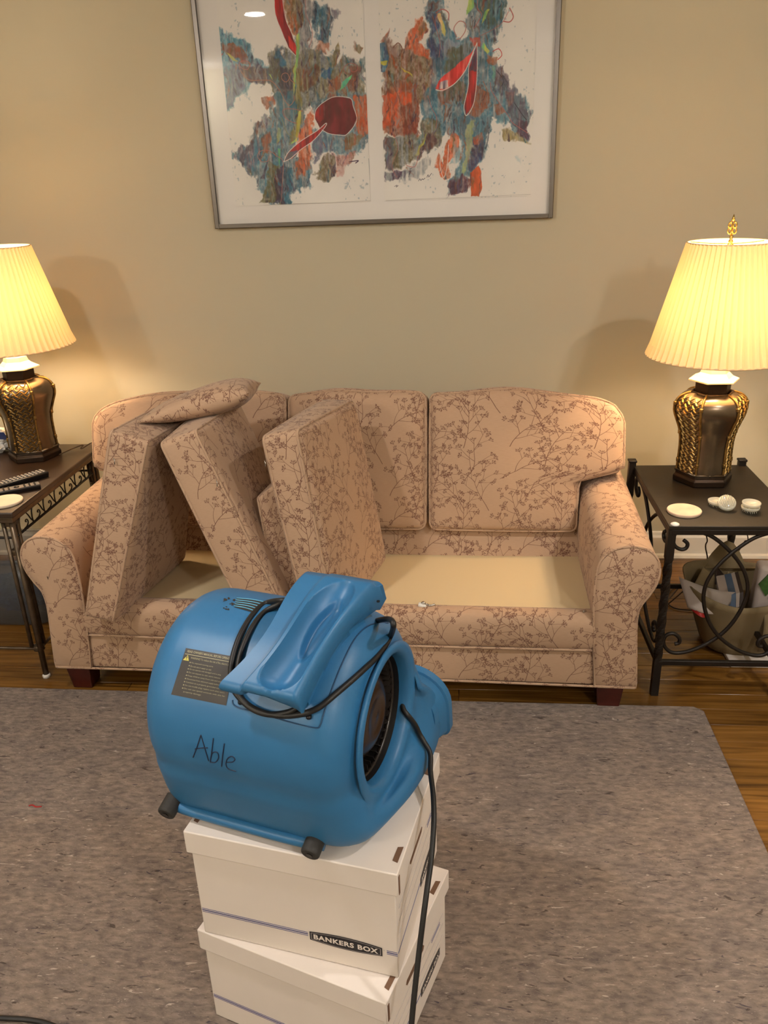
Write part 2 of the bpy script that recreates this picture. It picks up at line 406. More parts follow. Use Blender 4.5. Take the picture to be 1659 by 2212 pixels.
# ceiling downlights; the two rear domes are added, unseen, to light the wall
for i, (x, y) in enumerate(DOWN_FILL_LIGHTS):
    t = thing('downlight_or_fill', ['round recessed ceiling light nearest the wall, on the left', 'round recessed ceiling light nearest the wall, on the right', 'added unseen dome light brightening the wall, at the back of the room, on the left', 'added unseen dome light brightening the wall, at the back of the room, on the right'][i], 'ceiling light', (x, y, CEIL), 0, 'recessed ceiling lights' if i < 2 else 'added dome fill lights')
    MB().lathe([(.062, -.001), (.085, -.001), (.088, -.006), (.062, -.010), (.062, -.001)], n=32).build('trim_ring', 'white_trim', t, True)
    if i < 2:
        MB().lathe([(.0, -.004), (.06, -.004), (.06, -.0005), (0, -.0005)], n=32).build('diffuser', 'downglow', t)
        la = bpy.data.lights.new('downlight', 'AREA'); la.shape = 'DISK'; la.size = .12
    else:
        MB().lathe([(.0, -.062), (.05, -.056), (.085, -.036), (.10, -.002)], n=32).build('fill_dome', 'downglow', t, True)
        la = bpy.data.lights.new('dome_fill', 'POINT'); la.shadow_soft_size = .09
    la.energy = DOWN_W[i]; la.color = DOWN_COL
    lo = bpy.data.objects.new('lamp_source', la); C.objects.link(lo); lo.parent = t; lo.location = (0, 0, -.015 if i < 2 else -.17)
# rug
def rug():
    poly = [(-2.6, -1.6), (.772, -1.6), (.787, 1.6), (.787, 2.262), (.760, 2.285), (-.05, 2.288), (-1.06, 2.305), (-2.6, 2.325)]
    o = MB().prism(poly, 0.0, .011, 'z').build('felt_rug', 'felt', bevel=.003)
    tag(o, 'large mottled grey-brown felt rug on the wood floor in front of the sofa', 'rug')
rug()
# ------------------------------------------------------------------ PICTURE
FX0, FX1, FZ0, FZ1 = -.982, .363, 1.462, 2.392
pic = thing('framed_picture', 'large two-sheet abstract collage behind glass in a thin silver frame on the wall', 'picture', ((FX0+FX1)/2, WALLY, FZ0))
pic.location = (0, WALLY, 0)
def frame_bar(x0, x1, z0, z1):
    b = MB(); b.box(((x0+x1)/2, -.014, (z0+z1)/2), (x1-x0, .026, z1-z0)); return b
for nm, (a, b_, c, d) in dict(l=(FX0, FX0+.016, FZ0, FZ1), r=(FX1-.016, FX1, FZ0, FZ1), b=(FX0+.016, FX1-.016, FZ0, FZ0+.016), t=(FX0+.016, FX1-.016, FZ1-.016, FZ1)).items():
    fb = frame_bar(a, b_, c, d).build('frame_bar', 'silver', pic, bevel=.003)
    lip = MB(); w = .004
    if nm in 'lr': lip.box(((a+b_)/2+(.0075 if nm == 'l' else -.0075), -.0265, (c+d)/2), (w, .004, d-c))
    else: lip.box(((a+b_)/2, -.0265, (c+d)/2+(.0075 if nm == 'b' else -.0075)), (b_-a, .004, w))
    lip.build('frame_lip', 'silver', fb)
MB().box(((FX0+FX1)/2, -.004, (FZ0+FZ1)/2), (FX1-FX0-.03, .004, FZ1-FZ0-.03)).build('mat_board', 'mat_board', pic)
MB().box(((FX0+FX1)/2, -.020, (FZ0+FZ1)/2), (FX1-FX0-.03, .002, FZ1-FZ0-.03)).build('glass_pane', 'pane', pic)
PPM = 1150
def paint(x0, x1, z0, z1, seed, ops):
    w = int((x1-x0)*PPM); h = int((z1-z0)*PPM)
    img = np.empty((h, w, 3)); img[:] = np.array((242, 234, 224))/255.
    n0 = fnoise(h, w, 7, seed); img *= (1-.05*(n0-.5))[..., None]
    spots = fnoise(h, w, 60, seed+3, octv=2); k = np.clip((spots-.76)*9, 0, .35)*(n0 > .5); img = img*(1-k[..., None])+np.array((120, 140, 150))/255.*k[..., None]
    YY, XX = np.mgrid[0:h, 0:w].astype(np.float32)
    wx = (fnoise(h, w, 26, seed+20, octv=5)-.5); wy = (fnoise(h, w, 26, seed+40, octv=5)-.5)
    fine = fnoise(h, w, 70, seed+60, octv=3); stv = fnoise(h, w, 9, seed+80, asp=7., octv=4); mot = fnoise(h, w, 26, seed+90, octv=3)
    def topx(p):
        q = PY(p[0], p[1] if p[1] > 0 else -62, WALLY-.008); return ((q.x-x0)*PPM, (q.z-z0)*PPM)
    for op in ops:
        kind = op[0]
        if kind == 'b':
            _, pts, c1, c2, al, rag = op
            P = [topx(p) for p in pts]; dx = wx*rag*5; dy = wy*rag*5
            xs = [p[0] for p in P]; ys = [p[1] for p in P]; pad = rag+8
            a0, a1 = max(0, int(min(xs)-pad)), min(w, int(max(xs)+pad)); b0, b1 = max(0, int(min(ys)-pad)), min(h, int(max(ys)+pad))
            if a1 <= a0 or b1 <= b0: continue
            sl = np.s_[b0:b1, a0:a1]; X = XX[sl]+dx[sl]; Y = YY[sl]+dy[sl]
            ins = np.zeros(X.shape, bool); dmin = np.full(X.shape, 1e9)
            for i in range(len(P)):
                (ax, ay), (bx, by) = P[i], P[(i+1) % len(P)]
                cnd = ((ay > Y) != (by > Y)); ins ^= cnd & (X < (bx-ax)*(Y-ay)/((by-ay) or 1e-9)+ax)
                L = max(1e-6, (bx-ax)**2+(by-ay)**2); t = np.clip(((X-ax)*(bx-ax)+(Y-ay)*(by-ay))/L, 0, 1)
                dmin = np.minimum(dmin, np.hypot(X-ax-t*(bx-ax), Y-ay-t*(by-ay)))
            sd = np.where(ins, dmin, -dmin); sf = max(1.2, rag*.9)
            A = np.clip(sd/sf+.5, 0, 1)*al*(np.clip(.72+.8*(fine[sl]-.35), .35, 1) if rag > 3 else 1)
            mixn = np.clip((stv[sl]-.32)*2.6, 0, 1)[..., None]
            col = np.array(c1)/255.*(1-mixn)+np.array(c2)/255.*mixn
            col = col*(.86+.40*mot[sl])[..., None]
            if rag > 3:
                pl = np.clip((stv[sl]-.60)*3.2, 0, .38)[..., None]; col = col*(1-pl)+np.array((196, 190, 184))/255.*pl
                dk = np.clip((.36-stv[sl])*3.0, 0, .35)[..., None]; col = col*(1-dk)+np.array((58, 46, 60))/255.*dk
            img[sl] = img[sl]*(1-A[..., None])+col*A[..., None]
        elif kind == 'dabs':
            rs = np.random.RandomState(seed+7); pal = [TEAL, LTEAL, GREY, OLIVE, BRN, PUR, DK, (176, 168, 160), (150, 160, 166), LAV, RUST]
            base_ = np.array((242, 234, 224))/255.; msk = (np.abs(img-base_).sum(2) > .42)
            ysx = np.argwhere(msk)
            for q in range(op[1]):
                cy_, cx2 = ysx[rs.randint(len(ysx))]; rx, ry = rs.uniform(2, 6), rs.uniform(10, 46); tl_ = rs.uniform(-.5, .5); R0 = int(ry+rx)+2
                a0, a1, b0, b1 = max(0, cx2-R0), min(w, cx2+R0), max(0, cy_-R0), min(h, cy_+R0); sl = np.s_[b0:b1, a0:a1]
                X = XX[sl]-cx2+wx[sl]*26; Y = YY[sl]-cy_+wy[sl]*26; X2 = X*math.cos(tl_)-Y*math.sin(tl_); Y2 = X*math.sin(tl_)+Y*math.cos(tl_)
                A = np.clip(1.4-((X2/rx)**2+(Y2/ry)**2)*1.4, 0, 1)*rs.uniform(.35, .8)*np.clip(fine[sl]*1.6-.1, 0, 1)*msk[sl]
                col = np.array(pal[rs.randint(len(pal))])/255.; img[sl] = img[sl]*(1-A[..., None])+col*A[..., None]
        else:
            _, pts, c1, wd_, al = op
            P = smooth([Vector((*topx(p), 0)) for p in pts], 8) if len(pts) > 2 else [Vector((*topx(p), 0)) for p in pts]
            for i in range(len(P)-1):
                (ax, ay, _z), (bx, by, _z2) = P[i], P[i+1]; pad = wd_+2
                a0, a1 = max(0, int(min(ax, bx)-pad)), min(w, int(max(ax, bx)+pad+1)); b0, b1 = max(0, int(min(ay, by)-pad)), min(h, int(max(ay, by)+pad+1))
                if a1 <= a0 or b1 <= b0: continue
                sl = np.s_[b0:b1, a0:a1]; X = XX[sl]; Y = YY[sl]
                L = max(1e-6, (bx-ax)**2+(by-ay)**2); t = np.clip(((X-ax)*(bx-ax)+(Y-ay)*(by-ay))/L, 0, 1)
                D = np.hypot(X-ax-t*(bx-ax), Y-ay-t*(by-ay)); A = np.clip(wd_/2-D+.5, 0, 1)[..., None]*al
                img[sl] = img[sl]*(1-A)+np.array(c1)/255.*A
    return img
TEAL = (52, 112, 136); LTEAL = (104, 156, 168); GREY = (104, 112, 118); OLIVE = (112, 98, 62); RUST = (188, 92, 54); ORG = (222, 96, 56); PUR = (72, 48, 72); LAV = (108, 98, 132); RED = (206, 54, 52); DRED = (124, 44, 50); BRN = (124, 72, 56); GRN = (120, 196, 120); YEL = (206, 200, 96); PINK = (196, 106, 100); WHT = (236, 226, 216); DK = (50, 44, 58); BLU = (50, 78, 128)
def ZL(*p): return [(400+x/3.858, y/3.858) for x, y in p]
def ZR(*p): return [(800+x/3.858, y/3.858) for x, y in p]
LO = [
 ('b', ZL((255, 255), (400, 290), (520, 340), (580, 480), (640, 545), (900, 560), (900, 700), (560, 700), (480, 780), (400, 900), (350, 930), (320, 850), (290, 500)), TEAL, LTEAL, .9, 12),
 ('b', ZL((320, 560), (540, 590), (520, 700), (390, 890), (340, 880)), LAV, GREY, .9, 12),
 ('b', ZL((290, 370), (400, 370), (500, 440), (560, 520), (480, 520), (380, 460), (300, 420)), RUST, BRN, .9, 8),
 ('b', ZL((450, 520), (600, 570), (900, 570), (900, 700), (540, 700), (480, 620)), PUR, BRN, .9, 12),
 ('b', ZL((880, 0), (1000, 0), (1060, 120), (1040, 420), (1080, 560), (900, 560), (930, 300)), GREY, (150, 140, 140), .9, 12),
 ('b', ZL((1060, 30), (1200, 60), (1230, 200), (1180, 350), (1100, 360), (1080, 200), (1050, 120)), TEAL, DK, .9, 12),
 ('b', ZL((1220, 90), (1290, 80), (1280, 140), (1230, 170)), GREY, PUR, .7, 10),
 ('b', ZL((800, 0), (960, 60), (990, 140), (930, 300), (880, 300), (840, 150)), RUST, OLIVE, .95, 9),
 ('b', ZL((690, 470), (780, 390), (900, 470), (1100, 400), (1250, 520), (1370, 480), (1490, 560), (1490, 780), (1200, 800), (1050, 900), (960, 1000), (800, 1000), (760, 820), (700, 640)), GREY, OLIVE, .92, 14),
 ('b', ZL((740, 470), (800, 400), (830, 540), (780, 570)), TEAL, BLU, .9, 8),
 ('b', ZL((900, 560), (1150, 560), (1100, 700), (950, 760)), BRN, OLIVE, .9, 12),
 ('b', ZL((1130, 560), (1230, 570), (1220, 640), (1150, 650)), BLU, TEAL, .9, 9),
 ('b', ZL((1200, 650), (1290, 640), (1280, 770), (1180, 770)), RUST, BRN, .85, 10),
 ('b', ZL((1100, 350), (1200, 350), (1190, 440), (1110, 440)), RUST, (170, 110, 90), .7, 9),
 ('b', ZL((1215, 480), (1270, 350), (1290, 450), (1250, 550)), OLIVE, (150, 120, 60), .8, 5),
 ('b', ZL((1400, 360), (1480, 400), (1450, 450), (1400, 430)), OLIVE, BRN, .8, 7),
 ('b', ZL((1440, 480), (1500, 480), (1490, 700), (1440, 680)), (80, 110, 110), GREY, .8, 8),
 ('b', ZL((700, 480), (770, 470), (790, 700), (720, 640)), OLIVE, DK, .8, 8),
 ('b', ZL((780, 560), (880, 560), (880, 760), (830, 820), (770, 740)), DK, PUR, .8, 10),
 ('b', ZL((640, 820), (740, 790), (740, 860), (680, 910), (650, 870)), RUST, BRN, .9, 6),
 ('b', ZL((740, 760), (900, 760), (1000, 950), (960, 1150), (870, 1350), (620, 1380), (540, 1330), (560, 1200), (660, 1080), (720, 920)), TEAL, GREY, .92, 14),
 ('b', ZL((640, 960), (720, 960), (640, 1130), (520, 1160), (560, 1080)), GREY, (150, 150, 148), .8, 12),
 ('b', ZL((375, 1310), (450, 1230), (560, 1160), (640, 1150), (640, 1300), (600, 1420), (560, 1480), (460, 1380)), TEAL, PUR, .9, 12),
 ('b', ZL((540, 1380), (900, 1300), (1060, 1330), (1030, 1540), (960, 1600), (880, 1620), (880, 1700), (720, 1710), (640, 1600)), TEAL, GREY, .9, 14),
 ('b', ZL((700, 1360), (790, 1370), (780, 1600), (750, 1690), (630, 1700), (680, 1500)), OLIVE, (80, 80, 50), .95, 8),
 ('b', ZL((760, 1400), (830, 1380), (830, 1690), (740, 1700)), PUR, DK, .9, 8),
 ('b', ZL((830, 1400), (890, 1400), (880, 1690), (840, 1700)), TEAL, DK, .9, 8),
 ('b', ZL((660, 1130), (710, 1090), (710, 1280), (640, 1280)), RUST, BRN, .9, 8),
 ('b', ZL((900, 560), (960, 620), (980, 900), (950, 1100), (900, 1200), (870, 1180), (930, 1000), (900, 700)), OLIVE, (150, 140, 70), .85, 9),
 ('b', ZL((990, 1000), (1080, 930), (1060, 1130), (1010, 1200), (1060, 1300), (1010, 1450), (940, 1480), (940, 1250), (960, 1090)), RUST, ORG, .9, 10),
 ('b', ZL((1050, 870), (1180, 800), (1300, 790), (1520, 770), (1530, 1140), (1430, 1280), (1240, 1260), (1080, 1330), (1060, 1100), (1180, 1060)), GREY, TEAL, .85, 14),
 ('b', ZL((1400, 800), (1540, 780), (1540, 1130), (1440, 1120), (1420, 960)), ORG, RUST, .95, 9),
 ('b', ZL((1200, 790), (1290, 780), (1280, 900), (1180, 860)), RUST, BRN, .8, 10),
 ('b', ZL((1340, 1110), (1480, 1120), (1440, 1210), (1350, 1250), (1320, 1180)), RUST, OLIVE, .9, 9),
 ('b', ZL((1360, 560), (1450, 560), (1440, 760), (1350, 760)), BRN, (140, 80, 70), .8, 9),
 ('b', ZL((1060, 1110), (1140, 1100), (1150, 1300), (1090, 1360), (1060, 1250)), LAV, GREY, .8, 9),
 ('b', ZL((1160, 1130), (1230, 1130), (1240, 1280), (1170, 1280)), BLU, GREY, .8, 10),
 ('b', ZL((1100, 1430), (1180, 1290), (1260, 1300), (1260, 1480), (1180, 1510), (1060, 1450)), OLIVE, (90, 70, 56), .9, 10),
 ('b', ZL((1200, 1380), (1260, 1370), (1250, 1480), (1220, 1480)), PUR, DK, .85, 6),
 ('b', ZL((1250, 1280), (1430, 1260), (1380, 1360), (1290, 1390)), BRN, PINK, .7, 12),
 ('b', ZL((1240, 1400), (1340, 1380), (1280, 1500)), PINK, (226, 190, 170), .6, 10),
 ('b', ZL((600, 1000), (640, 1010), (560, 1230), (530, 1270)), DK, PUR, .75, 6),
 ('b', ZL((440, 1330), (540, 1170), (570, 1180), (470, 1390)), PUR, DK, .7, 6),
 ('b', ZL((630, 1490), (690, 1330), (690, 1370), (660, 1490)), DK, PUR, .85, 4),
 ('dabs', 420),
 ('b', ZL((720, 0), (780, 0), (840, 180), (930, 400), (920, 465), (860, 400), (800, 250), (750, 110)), DRED, RED, 1, 1.5),
 ('b', ZL((860, 300), (920, 370), (925, 460), (860, 390)), RED, (236, 84, 66), .9, 3),
 ('b', ZL((1130, 870), (1220, 815), (1300, 808), (1380, 825), (1400, 890), (1430, 990), (1400, 1060), (1340, 1125), (1200, 1115), (1130, 1080), (1080, 990), (1090, 910)), DRED, (110, 50, 52), 1, 1.5),
 ('b', ZL((1100, 900), (1160, 860), (1160, 1000), (1110, 1030), (1088, 980)), RED, DRED, .9, 5),
 ('b', ZL((820, 1350), (860, 1270), (960, 1180), (1100, 1090), (1170, 1030), (1165, 1060), (1070, 1170), (960, 1250), (890, 1320)), DRED, RED, 1, 1.5),
 ('b', ZL((820, 1350), (870, 1260), (940, 1260), (880, 1320)), LAV, GREY, .9, 3),
 ('l', ZL((720, 0), (750, 110), (800, 250), (860, 400), (920, 465)), WHT, 2.2, .8),
 ('l', ZL((780, 0), (830, 130), (880, 260), (935, 370)), WHT, 2.6, .9),
 ('l', ZL((1130, 870), (1220, 815), (1300, 808), (1380, 825), (1400, 890), (1430, 990), (1400, 1060), (1340, 1125), (1300, 1130), (1200, 1115), (1140, 1085)), WHT, 2.6, .95),
 ('l', ZL((1130, 870), (1088, 920), (1080, 990), (1100, 1040)), WHT, 2.6, .9),
 ('l', ZL((820, 1350), (860, 1270), (960, 1180), (1100, 1090), (1170, 1030), (1165, 1060), (1070, 1170), (960, 1250), (880, 1320), (820, 1350)), WHT, 3, .95),
 ('b', ZL((930, 290), (960, 270), (950, 420), (920, 640), (905, 800), (895, 700), (920, 480)), YEL, GRN, .85, 3),
 ('b', ZL((1290, 760), (1310, 680), (1390, 620), (1380, 660), (1310, 740)), GRN, (90, 180, 150), .95, 2),
 ('b', ZL((920, 1130), (945, 930), (970, 920), (955, 1080), (935, 1160)), YEL, (180, 160, 60), .9, 2),
 ('b', ZL((880, 1190), (930, 1150), (935, 1180), (890, 1200)), GRN, YEL, .8, 2),
 ('b', ZL((700, 620), (710, 620), (730, 680)), YEL, GRN, .9, 2),
 ('b', ZL((340, 430), (380, 450), (440, 520), (400, 510)), YEL, (170, 160, 90), .9, 3),
 ('b', ZL((770, 1060), (800, 1080), (790, 1180), (760, 1200)), (170, 180, 130), YEL, .7, 4),
 ('b', ZL((770, 1240), (790, 1240), (790, 1390), (775, 1330)), GRN, TEAL, .8, 3),
 ('l', ZL((540, 540), (520, 580), (470, 570), (450, 530), (480, 510), (530, 520), (545, 560)), PINK, 2.4, .8),
 ('l', ZL((440, 540), (480, 620), (540, 670), (640, 670), (720, 680), (790, 760), (830, 840), (870, 880), (905, 840), (905, 800)), (190, 120, 100), 2.6, .85),
 ('l', ZL((920, 700), (880, 670), (850, 615), (810, 620), (805, 660), (840, 685), (870, 650), (880, 610)), (190, 120, 100), 2.4, .85),
 ('l', ZL((980, 930), (900, 910), (820, 915), (820, 960), (870, 1010), (930, 1030)), PINK, 2.2, .85),
 ('l', ZL((800, 980), (820, 1040), (850, 1110), (890, 1140)), (150, 150, 90), 2, .8),
 ('l', ZL((700, 1300), (690, 1340), (640, 1350), (605, 1310), (620, 1265), (690, 1255), (760, 1300), (815, 1350), (810, 1500), (800, 1680)), (190, 120, 110), 2.6, .85),
 ('l', ZL((1000, 0), (1005, 100), (1040, 200), (1060, 300), (1030, 400)), PINK, 2.4, .6),
 ('l', ZL((1340, 620), (1320, 570), (1370, 530), (1430, 550), (1430, 590), (1390, 600), (1380, 570)), PINK, 2.4, .7),
 ('l', ZL((300, 550), (300, 480), (310, 450)), RED, 3, .6),
 ('l', ZL((1370, 1350), (1440, 1340), (1420, 1360)), PUR, 4, .7),
 ('l', ZL((1530, 1325), (1540, 1500)), GREY, 4, .5), ('l', ZL((425, 1725), (880, 1700), (1200, 1690), (1545, 1672)), (150, 140, 130), 1.4, .8),
]
RO = [
 ('b', ZR((470, 20), (580, 0), (620, 110), (660, 230), (740, 340), (800, 290), (830, 120), (880, 0), (1130, 0), (1110, 180), (1050, 320), (1010, 400), (1000, 560), (560, 600), (490, 440), (480, 200)), TEAL, GREY, .93, 12),
 ('b', ZR((500, 110), (560, 130), (540, 300), (600, 480), (560, 620), (500, 560), (500, 300)), PUR, BLU, .8, 10),
 ('b', ZR((620, 320), (740, 350), (640, 480), (600, 420)), (190, 190, 200), LAV, .8, 8),
 ('b', ZR((480, 20), (590, 20), (570, 90), (500, 100)), BRN, (110, 90, 90), .9, 9),
 ('b', ZR((900, 0), (1120, 0), (1100, 160), (1000, 260), (920, 220)), OLIVE, TEAL, .85, 12),
 ('b', ZR((80, 370), (160, 330), (280, 400), (480, 440), (520, 560), (540, 800), (440, 860), (120, 860), (90, 700), (120, 560)), OLIVE, BRN, .9, 12),
 ('b', ZR((160, 380), (240, 370), (260, 450), (200, 480)), (200, 180, 170), (150, 120, 120), .6, 8),
 ('b', ZR((80, 350), (130, 370), (150, 500), (120, 610), (85, 600)), BLU, TEAL, .95, 6),
 ('b', ZR((90, 340), (160, 245), (130, 370)), RUST, BRN, .9, 5),
 ('b', ZR((290, 310), (380, 190), (430, 140), (470, 260), (400, 360), (490, 420), (490, 500), (400, 440), (290, 420)), ORG, RUST, .95, 7),
 ('b', ZR((400, 200), (450, 180), (460, 260), (400, 290)), (196, 130, 50), OLIVE, .8, 7),
 ('b', ZR((95, 800), (200, 680), (380, 700), (410, 960), (380, 1120), (280, 1140), (105, 1090)), RUST, BRN, .96, 9),
 ('b', ZR((97, 800), (230, 740), (340, 760), (330, 860), (240, 860), (240, 1060), (110, 1070)), ORG, (212, 86, 50), .95, 8),
 ('b', ZR((250, 880), (400, 860), (410, 960), (370, 1130), (290, 1140)), (150, 70, 56), BRN, .85, 8),
 ('b', ZR((500, 500), (1050, 500), (1170, 760), (1330, 900), (1330, 1000), (1300, 1170), (1150, 1040), (1000, 1000), (960, 1250), (560, 1100), (440, 1000), (420, 850), (520, 700)), TEAL, GREY, .93, 14),
 ('b', ZR((660, 400), (840, 370), (760, 560), (640, 620), (600, 560)), OLIVE, GREY, .85, 10),
 ('b', ZR((640, 680), (780, 660), (780, 840), (640, 840), (570, 780)), OLIVE, BRN, .8, 12),
 ('b', ZR((880, 700), (990, 780), (990, 900), (860, 990), (820, 960)), RUST, BRN, .9, 7),
 ('b', ZR((570, 800), (650, 790), (660, 860), (590, 880)), RUST, BRN, .9, 6),
 ('b', ZR((1110, 770), (1190, 760), (1190, 840), (1150, 890)), RUST, (170, 90, 50), .9, 5),
 ('b', ZR((1020, 880), (1080, 860), (1110, 940), (1050, 960)), RUST, BRN, .9, 5),
 ('b', ZR((960, 450), (1060, 470), (1050, 540), (970, 530)), RUST, (150, 80, 50), .8, 7),
 ('b', ZR((820, 310), (920, 310), (930, 380), (860, 390)), RUST, RED, .9, 6),
 ('b', ZR((440, 980), (560, 1000), (620, 1120), (560, 1240), (420, 1300), (330, 1350), (250, 1420), (120, 1420), (110, 1120), (300, 1140), (400, 1100)), OLIVE, GREY, .92, 12),
 ('b', ZR((480, 1110), (560, 1100), (540, 1220), (420, 1320), (380, 1300)), PUR, BRN, .85, 9),
 ('b', ZR((110, 1130), (200, 1150), (190, 1420), (115, 1400)), GREY, (110, 80, 90), .85, 9),
 ('b', ZR((118, 1440), (350, 1420), (280, 1490), (120, 1515)), PUR, GREY, .85, 8),
 ('b', ZR((340, 1370), (500, 1310), (500, 1400), (380, 1480), (240, 1530)), GREY, (180, 178, 170), .6, 10),
 ('b', ZR((690, 990), (1000, 980), (990, 1180), (940, 1330), (900, 1420), (760, 1500), (700, 1600), (640, 1640), (640, 1540), (720, 1380), (760, 1200)), GREY, TEAL, .92, 12),
 ('b', ZR((860, 1180), (960, 1180), (900, 1400), (820, 1420)), PUR, BLU, .85, 9),
 ('b', ZR((690, 1090), (740, 1140), (730, 1240), (650, 1370), (660, 1490), (610, 1490), (550, 1390), (545, 1310), (570, 1270), (600, 1380), (640, 1200)), ORG, RUST, .95, 5),
 ('b', ZR((700, 1240), (760, 1230), (750, 1350), (660, 1380)), LTEAL, (210, 200, 190), .7, 6),
 ('b', ZR((860, 1150), (930, 1110), (940, 1180), (870, 1220)), ORG, BRN, .95, 5),
 ('b', ZR((640, 1550), (760, 1450), (840, 1500), (800, 1590), (660, 1640)), PUR, (120, 60, 60), .92, 9),
 ('b', ZR((830, 1440), (910, 1380), (930, 1560), (910, 1640), (835, 1640)), ORG, RUST, 1, 3),
 ('b', ZR((1000, 600), (1110, 530), (1240, 850), (1330, 930), (1320, 1170), (1230, 1100), (1130, 900)), GREY, PUR, .85, 12),
 ('b', ZR((1230, 1020), (1310, 1020), (1320, 1170), (1210, 1110)), PUR, (90, 40, 60), .95, 6),
 ('b', ZR((1100, 1070), (1220, 1090), (1330, 1200), (1200, 1160), (1130, 1170)), (170, 146, 90), OLIVE, .9, 8),
 ('b', ZR((1060, 960), (1110, 980), (1100, 1040), (1040, 1030)), LTEAL, TEAL, .8, 7),
 ('dabs', 420),
 ('b', ZR((600, 640), (540, 740), (600, 760), (700, 700), (790, 590), (890, 360), (840, 440), (700, 560)), RED, (230, 110, 100), 1, 2),
 ('b', ZR((590, 690), (640, 670), (650, 720), (570, 750)), (90, 90, 110), WHT, .9, 3),
 ('b', ZR((820, 560), (890, 370), (890, 640), (860, 860), (800, 965), (780, 890), (820, 700)), DRED, RED, 1, 1.5),
 ('b', ZR((840, 480), (885, 400), (885, 600), (830, 600)), LAV, DK, .9, 4),
 ('l', ZR((545, 750), (600, 755), (700, 700), (790, 590), (850, 450), (888, 360)), WHT, 3.5, .95),
 ('l', ZR((888, 360), (890, 560), (880, 740), (855, 880), (800, 965), (780, 890), (815, 720), (820, 560), (860, 440)), WHT, 3, .95),
 ('l', ZR((650, 1210), (640, 1380), (610, 1480), (580, 1380), (590, 1280)), WHT, 3, .9),
 ('b', ZR((800, 130), (860, 0), (890, 0), (860, 60), (830, 110)), YEL, GRN, .9, 3),
 ('b', ZR((930, 160), (970, 80), (990, 80), (960, 160), (920, 190)), YEL, GRN, .9, 3),
 ('b', ZR((560, 120), (590, 120), (625, 260), (620, 300), (590, 250)), YEL, (226, 190, 130), .9, 3),
 ('b', ZR((940, 350), (990, 430), (970, 450), (935, 400)), YEL, GRN, .9, 3),
 ('b', ZR((85, 505), (140, 510), (130, 540), (90, 545)), YEL, (190, 170, 60), .9, 3),
 ('b', ZR((250, 560), (340, 630), (350, 650), (280, 600)), YEL, (200, 170, 60), .9, 3),
 ('b', ZR((1010, 540), (1040, 560), (1040, 700), (1010, 640)), GRN, LTEAL, .7, 5),
 ('b', ZR((370, 1300), (460, 1110), (470, 1120), (400, 1290)), YEL, (180, 170, 70), .85, 4),
 ('b', ZR((800, 1040), (850, 1000), (860, 1200), (820, 1330), (780, 1460), (760, 1440), (800, 1250)), (190, 180, 150), YEL, .7, 8),
 ('l', ZR((545, 110), (600, 80), (650, 110), (650, 170)), PINK, 4, .7), ('l', ZR((720, 310), (695, 240), (740, 180), (790, 200), (790, 260), (750, 320), (720, 330)), (196, 130, 120), 3.4, .8),
 ('l', ZR((560, 120), (540, 200), (580, 360), (570, 480)), PINK, 3, .7), ('l', ZR((930, 0), (890, 40), (925, 120), (900, 180), (860, 240)), PINK, 3, .7),
 ('l', ZR((1160, 70), (1190, 140), (1160, 185), (1110, 180)), PINK, 4, .8), ('l', ZR((1150, 100), (1080, 210), (920, 300)), PINK, 2.6, .6),
 ('l', ZR((1020, 430), (1070, 410), (1095, 460), (1060, 500)), RED, 3, .7), ('l', ZR((190, 400), (230, 360), (265, 410), (240, 470)), BRN, 3, .7),
 ('l', ZR((1000, 690), (1010, 760), (1080, 870), (1150, 970), (1190, 1030), (1310, 1110)), PINK, 2.6, .8), ('l', ZR((480, 800), (510, 900), (550, 980), (545, 1070)), PINK, 2.6, .7),
 ('l', ZR((940, 680), (980, 790), (960, 900), (850, 910)), RUST, 2.6, .7), ('l', ZR((180, 1100), (230, 1230), (180, 1380), (220, 1480)), PINK, 2.6, .6),
 ('l', ZR((300, 1380), (370, 1390), (400, 1300)), PINK, 2.6, .7), ('l', ZR((170, 680), (230, 800), (290, 1000), (330, 1110)), BRN, 2.4, .6),
 ('l', ZR((1050, 590), (1110, 670), (1090, 720)), DK, 3, .6), ('l', ZR((990, 1060), (980, 1160), (960, 1240)), DK, 3, .6), ('l', ZR((1200, 860), (1260, 950), (1300, 1000)), DK, 3.4, .7),
 ('l', ZR((400, 1510), (412, 1492), (420, 1505), (432, 1492), (440, 1498), (455, 1485)), DK, 1.6, .9), ('l', ZR((470, 1480), (480, 1458), (486, 1476), (498, 1460), (510, 1445)), DK, 1.6, .9),
 ('l', ZR((200, 1555), (222, 1545), (215, 1560), (232, 1548)), DK, 1.4, .8), ('l', ZR((130, 1672), (400, 1660), (800, 1645), (1340, 1620)), (150, 140, 130), 1.2, .7),
 ('b', ZR((1210, 1320), (1270, 1310), (1250, 1370)), LTEAL, (190, 200, 200), .4, 9),
]
for nm, (a, b_, ops, sd) in dict(l=(-.889, -.348, LO, 100), r=(-.291, .276, RO, 300)).items():
    arr = paint(a, b_, 1.545, 2.31, sd, ops)
    m, n, l, p = newmat('painting_'+nm); im = n.new('ShaderNodeTexImage'); im.image = mkimage('collage_'+nm, arr)
    l.new(im.outputs[0], p.inputs['Base Color']); p.inputs['Roughness'].default_value = .7; p.inputs['Specular IOR Level'].default_value = .2
    b = MB(); b.grid(lambda u, v: (lerp(a, b_, u), -.0085, lerp(1.545, 2.31, v)), 1, 1, lambda u, v: (u, v))
    o = b.build('painted_sheet', m, pic)
    so = o.modifiers.new('solid', 'SOLIDIFY'); so.thickness = .0012
    o['label'] = 'left painted sheet with a dark red petal shape' if nm == 'l' else 'right painted sheet with two red and white pods'
